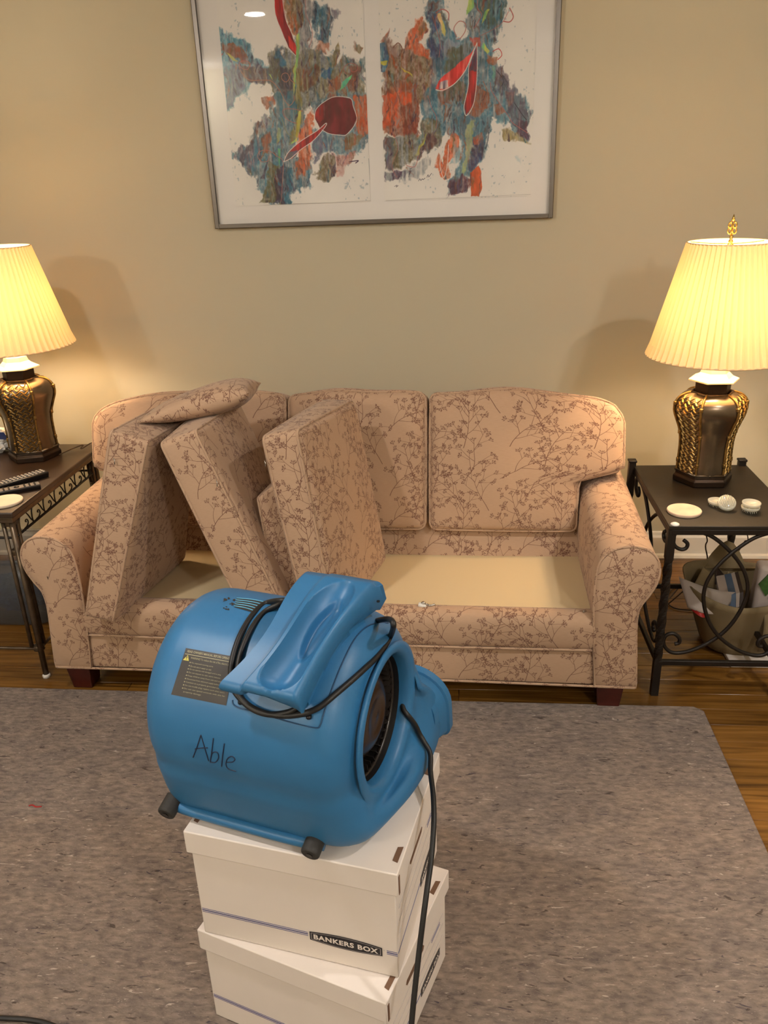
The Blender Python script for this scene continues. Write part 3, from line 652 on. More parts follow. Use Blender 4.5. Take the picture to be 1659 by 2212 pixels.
# ------------------------------------------------------------------ SOFA
SL, SR = PZ(125, 1440, .11), PZ(1370, 1485, .11)
sorg = (SL+SR)/2; srot = math.atan2(SR.y-SL.y, SR.x-SL.x)
sofa = thing('sofa', 'three-seat rolled-arm sofa in tan twig-print fabric with its seat cushions pulled out', 'sofa', (sorg.x, sorg.y, 0), srot)
HW = .969
ARM = [(.845, .112), (.974, .112), (.966, .22), (.957, .34), (.962, .40), (.984, .44), (1.003, .48), (1.010, .52), (1.004, .556), (.985, .584), (.955, .600), (.918, .604), (.880, .596), (.850, .575), (.832, .545), (.826, .50), (.824, .42), (.830, .30)]
def arm(sg):
    pts = smooth([Vector((a*sg, b, 0)) for a, b in ARM[1:]], 4)
    pts = [Vector((ARM[0][0]*sg, ARM[0][1], 0))]+pts
    P = [(p.x, p.y) for p in pts]; n = len(P); T0, T1 = 0., .84
    L = [0]
    for i in range(n): L.append(L[-1]+math.hypot(P[(i+1) % n][0]-P[i][0], P[(i+1) % n][1]-P[i][1]))
    b = MB(); vs = []; NT = 14
    def drop(t): return 0
    for j in range(NT+1):
        t = lerp(T0, T1, j/NT)
        for (x, z) in P: vs.append((x, t, z+(.015*(t/.84) if z > .45 else 0)))
    fs = []; uv = []
    for j in range(NT):
        for i in range(n):
            i2 = (i+1) % n; fs.append((j*n+i, j*n+i2, (j+1)*n+i2, (j+1)*n+i))
            t0, t1 = lerp(T0, T1, j/NT), lerp(T0, T1, (j+1)/NT)
            uv.append([(t0, L[i]), (t0, L[i+1]), (t1, L[i+1]), (t1, L[i])])
    b.add(vs, fs, uv)
    b.add([(x, T0, z) for x, z in P], [tuple(range(n))], [[(x+.3, z) for x, z in P]]); b.add([(x, T1, z) for x, z in P], [tuple(range(n-1, -1, -1))], [[(x, z) for x, z in reversed(P)]])
    o = b.build('arm', 'fabric', sofa); o.data.polygons.foreach_set('use_smooth', [True]*len(o.data.polygons)); o.data.set_sharp_from_angle(angle=.9)
    MB().tube([(x, T0-.003, z) for x, z in P], .0042, 6, True).build('piping', 'fabric', o, True)
    # front panel slightly padded
    c = (sum(x for x, z in P)/n, sum(z for x, z in P)/n)
    f = MB(); rings = [(1.0, 0.), (.96, -.006), (.85, -.012), (.5, -.015), (0.02, -.015)]
    vs = []
    for k, d in rings:
        for x, z in P: vs.append((c[0]+(x-c[0])*k, T0+d, c[1]+(z-c[1])*k))
    fs = []
    for r in range(len(rings)-1):
        for i in range(n): i2 = (i+1) % n; fs.append((r*n+i, r*n+i2, (r+1)*n+i2, (r+1)*n+i))
    f.add(vs, fs, [[(vs[i][0]+.3, vs[i][2]) for i in q] for q in fs]); f.build('arm_front_panel', 'fabric', o, True)
arm(1); arm(-1)
# rails: lower band, upper rounded band
def rail(z0, z1, t0, bulge, name, rnd=0):
    prof = []
    for k in range(13):
        a = k/12; prof.append((t0-bulge*math.sin(math.pi*a)**.6, lerp(z0, z1, a)))
    if rnd:
        prof = prof[:9]+[(t0-bulge*.9+.0, z1-.035), (t0-.004, z1-.014), (t0+.014, z1-.002), (t0+.040, z1+.001), (t0+.055, z1-.004)]
    prof += [(t0+.06, z1-.02), (t0+.06, z0)]
    b = MB(); NS = 24; n = len(prof); L = [0]
    for i in range(n-1): L.append(L[-1]+math.hypot(prof[i+1][0]-prof[i][0], prof[i+1][1]-prof[i][1]))
    x0, x1 = -.845, .845
    b.grid(lambda u, v: (lerp(x0, x1, u), prof[round(v*(n-1))][0], prof[round(v*(n-1))][1]), NS, n-1, lambda u, v: (lerp(x0, x1, u), L[round(v*(n-1))]+z0))
    return b.build(name, 'fabric', sofa, True)
rail(.112, .242, .008, .004, 'lower_front_rail'); up = rail(.242, .362, .004, .012, 'upper_front_rail', 1)
MB().tube([(-.84, .0, .242), (-.4, -.004, .2405), (.3, -.004, .2405), (.84, .0, .242)], .004, 6, sm=6).build('rail_piping', 'fabric', sofa, True)
MB().tube([(-.97, -.004, .111), (0, .002, .111), (.97, -.004, .111)], .0042, 6, sm=4).build('hem_piping', 'fabric', sofa, True)
MB().grid(lambda u, v: (lerp(-.835, .835, u), lerp(.05, .56, v), .352-.006*math.sin(math.pi*u)*math.sin(math.pi*v)-.004), 20, 10).build('seat_deck', 'deck', sofa, True, label='bare tan cloth seat deck')
MB().box((0, .42, .16), (1.66, .76, .09)).build('base_frame', 'subfloor', sofa)
bk = MB(); bk.box((0, .735, .47), (1.86, .20, .72)); bk.build('back_frame', 'fabric', sofa, bevel=.04, seg=4)
MB().grid(lambda u, v: (lerp(-.83, .83, u), lerp(.455, .60, v), lerp(.345, .62, v)), 12, 4, lambda u, v: (u*1.66, v*.3)).build('inner_back', 'fabric', sofa, True)
for (x, t) in ((.90, .07), (-.915, .07), (.90, .76), (-.915, .76)):
    b = MB(); b.box((x, t, .057), (.085, .085, .114), m=Matrix.Diagonal((1, 1, -1))); 
    bb_ = MB(); w0, w1 = .034, .046
    vs = [(x+sx*w0, t+sy*w0, 0.0) for sx, sy in ((-1, -1), (1, -1), (1, 1), (-1, 1))]+[(x+sx*w1, t+sy*w1, .114) for sx, sy in ((-1, -1), (1, -1), (1, 1), (-1, 1))]
    bb_.add(vs, [(3, 2, 1, 0), (4, 5, 6, 7), (0, 1, 5, 4), (1, 2, 6, 5), (2, 3, 7, 6), (3, 0, 4, 7)])
    bb_.build('leg', 'darkwood', sofa, bevel=.003)
# --- generic cushion on eight corners: order (x0y0z0, x1y0z0, x1y1z0, x0y1z0, then z1)
def cushion(name, cor, label, group, dims=None, big='x', n=16, r=.022, puff=.02, wing=None, pipe=True, uvo=(0, 0), cat='cushion', warp=None):
    cor = [Vector(c) for c in cor]
    org = sum(cor[:4], Vector())/4; cor = [c-org for c in cor]
    def tri(a, b, c):
        bot = lerp(lerp(cor[0], cor[1], a), lerp(cor[3], cor[2], a), b); top = lerp(lerp(cor[4], cor[5], a), lerp(cor[7], cor[6], a), b); return lerp(bot, top, c)
    D = [((cor[1]-cor[0]).length+(cor[5]-cor[4]).length)/2, ((cor[3]-cor[0]).length+(cor[7]-cor[4]).length)/2, ((cor[4]-cor[0]).length+(cor[5]-cor[1]).length)/2]
    ax = 'xyz'.index(big); rr = [r]*3
    ctr = tri(.5, .5, .5)
    axes = [(tri(1, .5, .5)-tri(0, .5, .5)).normalized(), (tri(.5, 1, .5)-tri(.5, 0, .5)).normalized(), (tri(.5, .5, 1)-tri(.5, .5, 0)).normalized()]
    def sp(p):  # p in [0,1]^3 on surface -> rounded metric coords
        q = [p[i]*D[i] for i in range(3)]; inn = [min(max(q[i], r), D[i]-r) for i in range(3)]
        d = Vector([q[i]-inn[i] for i in range(3)]); L = d.length
        if L > 1e-9: d = d/L*min(L, r) if L > r else d
        q = [inn[i]+d[i] for i in range(3)]
        o = tri(*[q[i]/D[i] for i in range(3)])
        ia, ib = [k for k in range(3) if k != ax]
        w = (math.sin(math.pi*min(1, max(0, p[ia])))*math.sin(math.pi*min(1, max(0, p[ib]))))**.7
        s = (p[ax]-.5)*2
        o = o+axes[ax]*(puff*w*s)
        for k in (ia, ib):
            kk = ib if k == ia else ia
            w2 = math.sin(math.pi*p[kk])*math.sin(math.pi*p[ax]); o = o+axes[k]*(.35*puff*w2*(p[k]-.5)*2)
        o = o + axes[ax]*(.004*math.sin(9*p[ia]+5*p[ib]+len(name)))*w
        if warp: o = warp(o, p)
        return o
    b = MB()
    def ease(t): return t
    nodes = lambda d: sorted(set([0, r*.3/d, r*.65/d, r/d]+[lerp(r/d, 1-r/d, k/n) for k in range(n+1)]+[1-r/d, 1-r*.65/d, 1-r*.3/d, 1]))
    nd = [nodes(D[i]) for i in range(3)]
    for k in range(3):
        i, j = [(1, 2), (0, 2), (0, 1)][k]
        for side in (0, 1):
            A, B = nd[i], nd[j]; vs = []; uvv = []
            for bb2 in B:
                for aa in A:
                    p = [0, 0, 0]; p[k] = side; p[i] = aa; p[j] = bb2
                    vs.append(sp(p)); uvv.append((aa*D[i]+uvo[0]+.17*k+.11*side, bb2*D[j]+uvo[1]))
            na = len(A); fs = []
            for y in range(len(B)-1):
                for x in range(na-1):
                    f = (y*na+x, y*na+x+1, (y+1)*na+x+1, (y+1)*na+x)
                    if (side == 1) == (k == 1): f = f[::-1]
                    fs.append(f)
            b.add(vs, fs, [[uvv[q] for q in f] for f in fs])
    root = b.build(name, 'fabric', None, True, fix=True)
    root.location = org; tag(root, label, cat, group)
    if pipe:
        ia, ib = [k for k in range(3) if k != ax]
        for side in (0, 1):
            loop = []; rc = r*1.0
            def corner(ca, cb, a0):
                for t in range(5):
                    an = a0+t*math.pi/8; loop.append(((ca+rc*math.cos(an))/D[ia], (cb+rc*math.sin(an))/D[ib]))
            corner(rc, rc, math.pi); corner(D[ia]-rc, rc, 1.5*math.pi); corner(D[ia]-rc, D[ib]-rc, 0); corner(rc, D[ib]-rc, .5*math.pi)
            full = []
            for q in range(len(loop)):
                p0, p1 = loop[q], loop[(q+1) % len(loop)]; dd = math.hypot((p1[0]-p0[0])*D[ia], (p1[1]-p0[1])*D[ib]); m = max(1, int(dd/.03))
                for t in range(m): full.append((lerp(p0[0], p1[0], t/m), lerp(p0[1], p1[1], t/m)))
            P = []
            for (a, b2) in full:
                p = [0, 0, 0]; p[ax] = (r*.35/D[ax]) if side == 0 else 1-r*.35/D[ax]; p[ia] = a; p[ib] = b2
                o = sp(p); cdir = (o-ctr); P.append(o+cdir.normalized()*.0005)
            MB().tube(P, .0042, 6, True).build('piping', 'fabric', root, True)
    return root
def SLp(s, t, z):      # sofa local -> world
    c, q = math.cos(srot), math.sin(srot); return Vector((sorg.x+s*c-t*q, sorg.y+s*q+t*c, z))
# back cushions
def backc(s0, s1, label, wing, uvo):
    tb, tt, th = .455, .585, .15
    zb, zt = .438, .905
    cor = [(s0, tb, zb), (s1, tb, zb), (s1, tb+th, zb), (s0, tb+th, zb), (s0, tt, zt+.018), (s1, tt, zt+.018), (s1, tt+th, zt-.03), (s0, tt+th, zt-.03)]
    def warp(o, p):
        if wing:
            a = p[0] if wing > 0 else 1-p[0]; h = min(1, max(0, (p[2]-.36)/.10)); h = h*h*(3-2*h)
            top = max(0, (p[2]-.80)/.2); ext = .155*h*(1-.45*top*top)
            o = o+Vector((wing*ext*a**1.6, 0, -.028*(a**4)*max(0, p[2]-.5)*2))
        o = o+Vector((0, 0, .010*math.sin(math.pi*p[0])*(p[2] > .9)+.004*math.sin(11*p[0]+s0*9)*(p[2] > .9)))
        return o
    return cushion('back_cushion', [SLp(*c) for c in cor], label, 'loose back cushions along the sofa back', big='y', n=20, r=.03, puff=.030, warp=warp, uvo=uvo)
backc(-.828, -.232, 'left back cushion of the sofa, half hidden behind the piled seat cushions', -1, (.1, .05))
backc(-.226, .282, 'middle back cushion of the sofa, behind the right-hand upturned seat cushion', 0, (.21, .33))
backc(.290, .822, 'right back cushion of the sofa, fully visible and wrapping over the right arm', 1, (.0, .15))
# seat cushions standing on the deck
def hexpix(l): return [PY(*q) for q in l]
# order: x0y0z0,x1y0z0,x1y1z0,x0y1z0 , top same
Yf, Yb = 2.20, 2.66
c1 = hexpix([(180, 1334, Yf), (247, 1348, Yf), (403, 1206, Yb), (335, 1196, Yb), (232, 930, Yf), (324, 955, Yf), (424, 896, Yb), (345, 872, Yb)])
cushion('seat_cushion', c1, 'leftmost upturned seat cushion, leaning right against the left arm of the sofa', 'box seat cushions stood on edge on the bare deck', r=.018, puff=.016, uvo=(.0, .1))
c2 = hexpix([(534, 1352, Yf), (634, 1352, Yf), (682, 1210, Yb), (612, 1210, Yb), (341, 960, Yf), (424, 928, Yf), (518, 868, Yb), (450, 868, Yb)])
cushion('seat_cushion', c2, 'middle upturned seat cushion, leaning steeply left with its top under the flat pillow', 'box seat cushions stood on edge on the bare deck', r=.018, puff=.016, uvo=(.2, .0))
c3 = hexpix([(660, 1350, Yf), (731, 1350, Yf), (838, 1208, 2.68), (766, 1208, 2.68), (558, 945, Yf), (646, 927, Yf), (768, 863, 2.68), (694, 860, 2.68)])
cushion('seat_cushion', c3, 'right-hand upturned seat cushion, broad face turned to the bare deck', 'box seat cushions stood on edge on the bare deck', r=.022, puff=.026, uvo=(.05, .25))
for (u, v, y, nm) in ((236, 1000, 2.19, 0), (470, 1046, 2.19, 0), (570, 1001, 2.19, 1)):
    pass
# zip pulls on the boxing of the seat cushions
zp = [o for o in C.objects if o.name.startswith('seat_cushion')]
for o, (u, v) in zip(zp, ((247, 998), (468, 1046), (572, 1003))):
    q = PY(u, v, 2.192); b = MB(); b.tube([Vector((0, 0, .012)), Vector((.003, -.003, .004)), Vector((.002, -.004, -.006))], .0016, 6)
    z = b.build('zip_pull', 'metal_clip', o, True); z.location = q-o.location
# folded spare cover between the cushions
c4 = hexpix([(600, 1352-30, 2.30), (655, 1352-30, 2.30), (690, 1225, 2.60), (650, 1225, 2.60), (553, 1078, 2.28), (600, 1040, 2.28), (640, 1010, 2.58), (600, 1030, 2.58)])
cushion('arm_pillow', c4, 'small fabric arm pillow wedged between the middle and right upturned seat cushions', None, r=.014, puff=.006, uvo=(.3, .2), cat='pillow', n=8)
# flat throw pillow on top
def pillow():
    t = thing('throw_pillow', 'thin twig-print throw pillow lying across the tops of the left and middle cushions', 'pillow', PY(437, 868, 2.50))
    a, d = .178, .15; b = MB()
    R = Matrix.Rotation(math.radians(-13), 3, 'Y')@Matrix.Rotation(math.radians(-6), 3, 'X')@Matrix.Rotation(math.radians(8), 3, 'Z')
    def f(sgn):
        def g(u, v):
            x = (u-.5)*2; y = (v-.5)*2
            th = .052*((1-abs(x)**2.6)*(1-abs(y)**2.6))**.5*(.62+.5*u)
            pin = 1-.06*(1-abs(x)**2)*abs(y)**6-.0
            return R@Vector((x*a*(1-.05*(1-y*y)*abs(x)**5), y*d*pin, sgn*th))
        return g
    b.grid(f(1), 28, 28, lambda u, v: (u*.36, v*.32)); b.grid(lambda u, v: f(-1)(v, u), 28, 28, lambda u, v: (v*.36+.2, u*.32))
    o = b.build('pillow_cover', 'fabric', t, True, fix=True)
pillow()
# small bits on deck
t = thing('broken_clip', 'small white and steel furniture clip lying on the bare seat deck', 'clip', PZ(912, 1311, .358))
MB().box((0, 0, .006), (.026, .016, .010), Matrix.Rotation(.3, 3, 'Y')).build('clip_body', 'white_plastic', t, bevel=.003)
MB().tube([(.006, 0, .014), (.014, .004, .008), (.026, -.003, .007), (.042, .004, .008)], .0032, 6, sm=4).build('clip_pin', 'metal_clip', t, True)
MB().lathe([(.004, 0), (.007, .003), (.007, .006), (.003, .009)], (.004, .004, .009), 8).build('clip_screw', 'metal_clip', t, True)
t = MB().box((0, 0, .005), (.012, .008, .010), Matrix.Rotation(.5, 3, 'Z')).build('metal_bracket', 'metal_clip', None, bevel=.002); t.location = PZ(1262, 1324, .358); tag(t, 'tiny steel bracket on the deck against the right arm', 'bracket')
# ------------------------------------------------------------------ LAMPS
BODY = [(.088, .038), (.0872, .07), (.086, .11), (.087, .15), (.093, .185), (.104, .215), (.1145, .242), (.1175, .262), (.113, .284), (.100, .300), (.082, .309), (.064, .314)]
def hexpt(r, z, k, ph):
    a = math.radians(60*k)+ph; return Vector((r*math.cos(a), r*math.sin(a), z))
def make_lamp(loc, label, ph, woven, sc_=1.0, shade_dx=0):
    t = thing('table_lamp', label, 'lamp', loc, 0, 'matching table lamps')
    # plinth
    MB().lathe([(.100, 0), (.101, .020), (.094, .027), (.095, .034), (.090, .040)], n=6, off=ph).build('base', 'bronze_dark', t, bevel=.0025)
    prof = smooth([Vector((r, z, 0)) for r, z in BODY], 4)
    def rad(z):
        for i in range(len(prof)-1):
            if prof[i].y <= z <= prof[i+1].y: return lerp(prof[i].x, prof[i+1].x, (z-prof[i].y)/(prof[i+1].y-prof[i].y+1e-9))
        return prof[-1].x
    vase = MB()
    for k in range(6):
        def g(u, v, k=k):
            p = prof[min(len(prof)-1, round(v*(len(prof)-1)))]; q = lerp(hexpt(p.x, p.y, k, ph), hexpt(p.x, p.y, k+1, ph), u)
            nrm = Vector((q.x, q.y, 0)).normalized(); return q+nrm*.009*math.sin(math.pi*u)
        vase.grid(g, 8, len(prof)-1)
    vb = vase.build('vase_body', 'bronze', t, True, fix=True); vb.data.set_sharp_from_angle(angle=.6)
    # woven panels: raised strips
    for k in woven:
        wv = MB(); st = .0125
        nz = 24
        for i in range(-2, 10):
            for j in range(0, nz+1):
                zc = .048+j*st*.88; uc = i*.125+(.0625 if j % 2 else 0)+.03
                if not (.07 < uc < .93) or zc > .305: continue
                sgn = 1 if (i+j//1) % 2 else -1
                def at(u, z, d):
                    r0 = rad(z); q = lerp(hexpt(r0, z, k, ph), hexpt(r0, z, k+1, ph), u); nr = Vector((q.x, q.y, 0)).normalized()
                    return q+nr*(.009*math.sin(math.pi*u)+d)
                Wd = (hexpt(rad(zc), zc, k+1, ph)-hexpt(rad(zc), zc, k, ph)).length
                L = .0085; hw = .0027
                dx = L*.7071; dz = L*.7071*sgn; ox = -hw*.7071*sgn; oz = hw*.7071
                cs = []
                for (e, s_) in ((-1, -1), (1, -1), (1, 1), (-1, 1)):
                    cs.append((min(.97, max(.03, uc+(e*dx+s_*ox)/Wd)), min(.312, max(.041, zc+e*dz+s_*oz))))
                mid = [((cs[0][0]+cs[3][0])/2, (cs[0][1]+cs[3][1])/2), ((cs[1][0]+cs[2][0])/2, (cs[1][1]+cs[2][1])/2)]
                vs = [at(u, z, .0003) for u, z in cs]+[at(lerp(mid[0][0], mid[1][0], .25), lerp(mid[0][1], mid[1][1], .25), .0038), at(lerp(mid[0][0], mid[1][0], .75), lerp(mid[0][1], mid[1][1], .75), .0038)]
                fs = [(0, 1, 5, 4), (2, 3, 4, 5), (1, 2, 5), (3, 0, 4)]
                wv.add(vs, fs)
        wv.build('woven_panel', 'gold', vb, fix=False)
        for o in [vb.children[-1]]: o['label'] = 'gold basket-weave panel'
    for k in range(6):
        P = [hexpt(p.x+.002, p.y, k, ph) for p in prof]
        nodes = (.075, .175, .275)
        rb = MB(); rb.tube(P, .0042, 8)
        for z in nodes:
            c = hexpt(rad(z)+.002, z, k, ph); rb.tube([c+Vector((0, 0, -.007)), c+Vector((0, 0, -.004)), c+Vector((0, 0, -.001)), c+Vector((0, 0, .001)), c+Vector((0, 0, .004)), c+Vector((0, 0, .007))], lambda q: .0048+.002*abs(math.sin(q*math.pi*2)), 8)
        rb.build('bamboo_rib', 'gold', t, True)
        for z, r, nm in ((.040, .092, 'base_moulding'), (.312, .068, 'shoulder_moulding')):
            a, b2 = hexpt(r, z, k, ph), hexpt(r, z, k+1, ph)
            mm = MB(); mm.tube([a, lerp(a, b2, .45), lerp(a, b2, .5), lerp(a, b2, .55), b2], lambda q: .0055 if abs(q-.5) > .2 else .0068, 8); mm.build(nm, 'bronze_dark' if z > .1 else 'bronze', t, True)
    MB().lathe([(.058, .312), (.059, .352)], n=6, off=ph).build('neck', 'bronze_dark', t, bevel=.002)
    MB().lathe([(.060, .350), (.083, .354), (.082, .358), (.062, .366), (.047, .380), (.041, .396), (.018, .398)], n=6, off=ph).build('flared_cap', 'cap', t, label='pale flared hexagonal cap')
    MB().lathe([(.010, .398), (.010, .46), (.017, .465), (.017, .50), (.012, .505)], n=16).build('socket', 'brass', t, True)
    z0, z1, r0, r1 = .436, .790, .2165, .1270
    # pleated shade
    NP = 58
    sh = MB(); NV = 10
    def sf(u, v):
        k = u*NP*4; ph_ = (k % 4)
        d = [0, 1, .55, .15][int(ph_+1e-6) % 4]
        r = lerp(r0, r1, v); flare = .004*max(0, 1-v*12); a = 2*math.pi*u
        return Vector(((r+d*lerp(.0075, .0045, v)+flare)*math.cos(a), (r+d*lerp(.0075, .0045, v)+flare)*math.sin(a), lerp(z0, z1, v)))
    sh.grid(sf, NP*4, NV); so_ = sh.build('lamp_shade', 'shade', t, False, label='cream pleated shade')
    for (r, z, nm, w) in ((r0+.003, z0, 'bottom_trim', .0035), (r1+.0015, z1, 'top_trim', .0022)):
        MB().tube([(r*math.cos(2*math.pi*k/96), r*math.sin(2*math.pi*k/96), z) for k in range(96)], w, 6, True).build(nm, 'shade', so_, True)
    # harp, spider, finial
    hp = [(.012, 0, .47), (.045, 0, .52), (.055, 0, .60), (.045, 0, .70), (.012, 0, .775), (0, 0, .782), (-.012, 0, .775), (-.045, 0, .70), (-.055, 0, .60), (-.045, 0, .52), (-.012, 0, .47)]
    MB().tube(hp, .002, 6, sm=4).build('harp', 'brass', t, True)
    for k in range(3):
        a = 2*math.pi*k/3+.4; MB().tube([(0, 0, .785), (r1*.5*math.cos(a), r1*.5*math.sin(a), .784), (r1*math.cos(a), r1*math.sin(a), z1-.003)], .0016, 6, sm=3).build('shade_spoke', 'brass', t, True)
    fi = MB(); fi.lathe([(.006, .785), (.008, .792), (.004, .798), (.006, .806), (.003, .812)], n=12)
    for s_ in (-1, 1):
        for (cz, R_) in ((.824, .010), (.840, .009)):
            fi.tube([(s_*(.009+R_*.55*math.cos(a))-s_*.002, 0, cz+R_*math.sin(a)) for a in [2*math.pi*q/10 for q in range(10)]], .0024, 6, True)
    for (cz, R_) in ((.818, .007), (.832, .008), (.847, .007)):
        fi.tube([(R_*.6*math.cos(a), .002, cz+R_*math.sin(a)) for a in [2*math.pi*q/10 for q in range(10)]], .0022, 6, True)
    fi.lathe([(.004, .852), (.005, .858), (.0005, .872)], n=8)
    fi.build('finial', 'brass', t, True, label='openwork brass finial')
    MB().lathe([(.012, .505), (.014, .512), (.020, .525), (.020, .535), (.014, .545), (.0, .549)], n=20).build('light_bulb', 'bulb', t, True)
    li = bpy.data.lights.new('bulb_light', 'POINT'); li.energy = BULB_W; li.color = BULB_COL; li.shadow_soft_size = .055
    lo = bpy.data.objects.new('bulb_source', li); C.objects.link(lo); lo.parent = t; lo.location = (.0, -.0, .575)
    return t
lr = PZ(1516, 1035, .621); ll = PZ(77, 985, .661)
lampR = make_lamp((lr.x, lr.y, .621), 'right table lamp with smooth bronze front panel, on the black iron end table', 0., (3, 5, 1))
lampL = make_lamp((ll.x, ll.y, .661), 'left table lamp with gold woven front panel, on the walnut end table', math.radians(15), (4, 2, 0))
# lamp leads
cl = MB().tube([PZ(128, 982, .668), PZ(150, 972, .668), PZ(172, 963, .675), PZ(180, 962, .672), PZ(176, 969, .668), Vector((ll.x+.2, 3.09, .655)), Vector((ll.x+.2, 3.12, .4)), Vector((ll.x+.22, 3.3, .05))], .0022, 6, sm=6).build('lamp_cord', 'cable_brown', None, True); tag(cl, 'thin dark lamp cord looping on the walnut end table behind the left lamp', 'cord')
cr = MB().tube([Vector((.80, 2.95, .60)), PY(1523, 1150, 3.0), PY(1524, 1180, 3.0), PY(1521, 1230, 3.0), Vector((.82, 2.95, .01)), PZ(1470, 1262, .005), PZ(1441, 1285, .005), PZ(1450, 1310, .005), PZ(1490, 1318, .005), PZ(1560, 1315, .005)], .0026, 6, sm=6).build('lamp_cord', 'cable_brown', None, True); tag(cr, 'thin brown cord hanging behind the iron end table and coiling on the floor', 'cord')
cr2 = MB().tube([Vector((.98, 3.0, .60)), PY(1613, 1150, 3.1), PY(1608, 1170, 3.2), PY(1596, 1190, 3.35), PY(1590, 1200, 3.40)], .0022, 6, sm=6).build('lamp_cord', 'cable_brown', None, True); tag(cr2, 'short pale cord running to the wall under the right lamp', 'cord')
# ------------------------------------------------------------------ RIGHT TABLE
TX0, TX1, TY0, TY1, TZ = .640, 1.042, 2.352, 2.914, .62
tr = thing('end_table', 'black wrought-iron end table with scrollwork, right of the sofa', 'end table', ((TX0+TX1)/2, (TY0+TY1)/2, 0))
tr.location = (0, 0, 0)
MB().box(((TX0+TX1)/2, (TY0+TY1)/2, TZ-.006), (TX1-TX0, TY1-TY0, .012)).build('table_top', 'slate', tr, bevel=.002)
for (a, b2) in (((TX0+.01, TY0+.008), (TX1-.01, TY0+.008)), ((TX0+.01, TY1-.008), (TX1-.01, TY1-.008)), ((TX0+.008, TY0+.01), (TX0+.008, TY1-.01)), ((TX1-.008, TY0+.01), (TX1-.008, TY1-.01))):
    c = ((a[0]+b2[0])/2, (a[1]+b2[1])/2, TZ-.021); MB().box(c, (max(.014, abs(b2[0]-a[0])), max(.014, abs(b2[1]-a[1])), .018)).build('apron', 'iron', tr, bevel=.002)
def twist_leg(x, y, fin):
    b = MB(); h = .0125; NS = 60; ztop = TZ-.012 if not fin else TZ+.018
    vs = []
    for i in range(NS+1):
        z = ztop*i/NS; tt = min(1, max(0, (z-.14)/.36)); an = tt*math.pi*3.0
        for k in range(8):
            a = an+k*math.pi/4; rr_ = h*(1.16 if k % 2 else 1.0)*(1.0 if tt not in (0, 1) or k % 2 == 0 else 1.18); vs.append((x+rr_*math.cos(a), y+rr_*math.sin(a), z))
    fs = [(i*8+k, i*8+(k+1) % 8, (i+1)*8+(k+1) % 8, (i+1)*8+k) for i in range(NS) for k in range(8)]+[tuple(range(7, -1, -1)), tuple(range(NS*8, NS*8+8))]
    b.add(vs, fs); leg = b.build('leg', 'iron', tr)
    MB().lathe([(.012, 0.0), (.013, .006)], (x, y, 0), 10).build('foot_glide', 'white_plastic', leg)
    if fin:
        MB().box((x, y, TZ+.020), (.030, .030, .008)).build('post_cap', 'iron', leg, bevel=.002)
    return leg
for (x, y, f_) in ((TX0+.012, TY0+.014, 0), (TX1-.004, TY0+.014, 0), (TX0-.006, TY1-.006, 1), (TX1-.018, TY1-.004, 1)): twist_leg(x, y, f_)
dm = MB().lathe([(.014, 0), (.013, .003), (.008, .006), (0, .0075)], n=16).build('corner_cap', 'white_plastic', tr, True); dm.location = (TX0+.020, TY0+.014, TZ)
for (a, b2) in (((TX0, TY0+.014), (TX1, TY0+.014)), ((TX0, TY1-.01), (TX1, TY1-.01)), ((TX0+.012, TY0), (TX0+.004, TY1)), ((TX1-.012, TY0), (TX1-.012, TY1))):
    L = Vector((b2[0]-a[0], b2[1]-a[1], 0)); an = math.atan2(L.y, L.x)
    MB().box(((a[0]+b2[0])/2, (a[1]+b2[1])/2, .125), (L.length-.02, .014, .018), Matrix.Rotation(an, 3, 'Z')).build('stretcher', 'iron', tr, bevel=.002)
def zq(x, y): return PY(1340+x/3.815, 960+y/3.815, TY0+.014)
SC = [zq(*p) for p in ((525, 793), (556, 822), (545, 858), (505, 870), (455, 845), (438, 795), (462, 735), (540, 712), (640, 722), (760, 765), (870, 850), (970, 960), (1035, 1080), (1052, 1200), (1015, 1330), (930, 1470), (820, 1580), (680, 1665), (540, 1715), (430, 1720), (370, 1675), (358, 1620), (385, 1575), (440, 1565), (488, 1600), (485, 1640), (450, 1650))]
cxm = .8385
front = [(p.x-cxm, p.z) for p in SC]
yy = TY0+.014
for mir in (1, -1):
    MB().tube([Vector((cxm+a*mir, yy+.004*mir, z)) for a, z in front], .0062, 8, sm=5).build('scroll', 'iron', tr, True)
    cym = (TY0+TY1)/2; k = (TY1-TY0)/(TX1-TX0)
    MB().tube([Vector((TX0+.010+.004*mir, cym+a*mir*k*.95, z)) for a, z in front], .0062, 8, sm=5).build('scroll', 'iron', tr, True)
# coaster and caster cups
def coaster(name, c, r, h, m, label):
    o = MB().lathe([(0, 0), (r*.97, 0), (r, h*.35), (r, h*.75), (r*.97, h), (0, h)], n=48).build(name, m, None, True); o.data.set_sharp_from_angle(angle=.6); o.location = c
    return tag(o, label, 'coaster')
q = PZ(1478, 1103, TZ+.005); coaster('stone_coaster', (q.x, q.y, TZ+.0003), .053, .009, 'coaster', 'round pinkish stone coaster at the front corner of the iron end table')
def cup(name, c, rot, label):
    t = thing(name, label, 'caster cup', c, 0, 'clear spiked caster cups on the iron end table'); t.rotation_euler = rot
    MB().lathe([(0, .0), (.025, 0), (.0275, .003), (.0285, .010), (.026, .0105), (.0245, .005), (0, .0045)], n=32).build('cup_dish', 'clear', t, True)
    sp = MB()
    for i in range(-4, 5):
        for j in range(-4, 5):
            x, y = i*.0056+(.0028 if j % 2 else 0), j*.0056
            if x*x+y*y < .0235**2: sp.lathe([(.0015, 0), (.0003, -.009)], (x, y, 0), 5)
    o = sp.build('spikes', 'clear', t, False); o['kind'] = 'stuff'
    return t
z0 = TZ+.0072
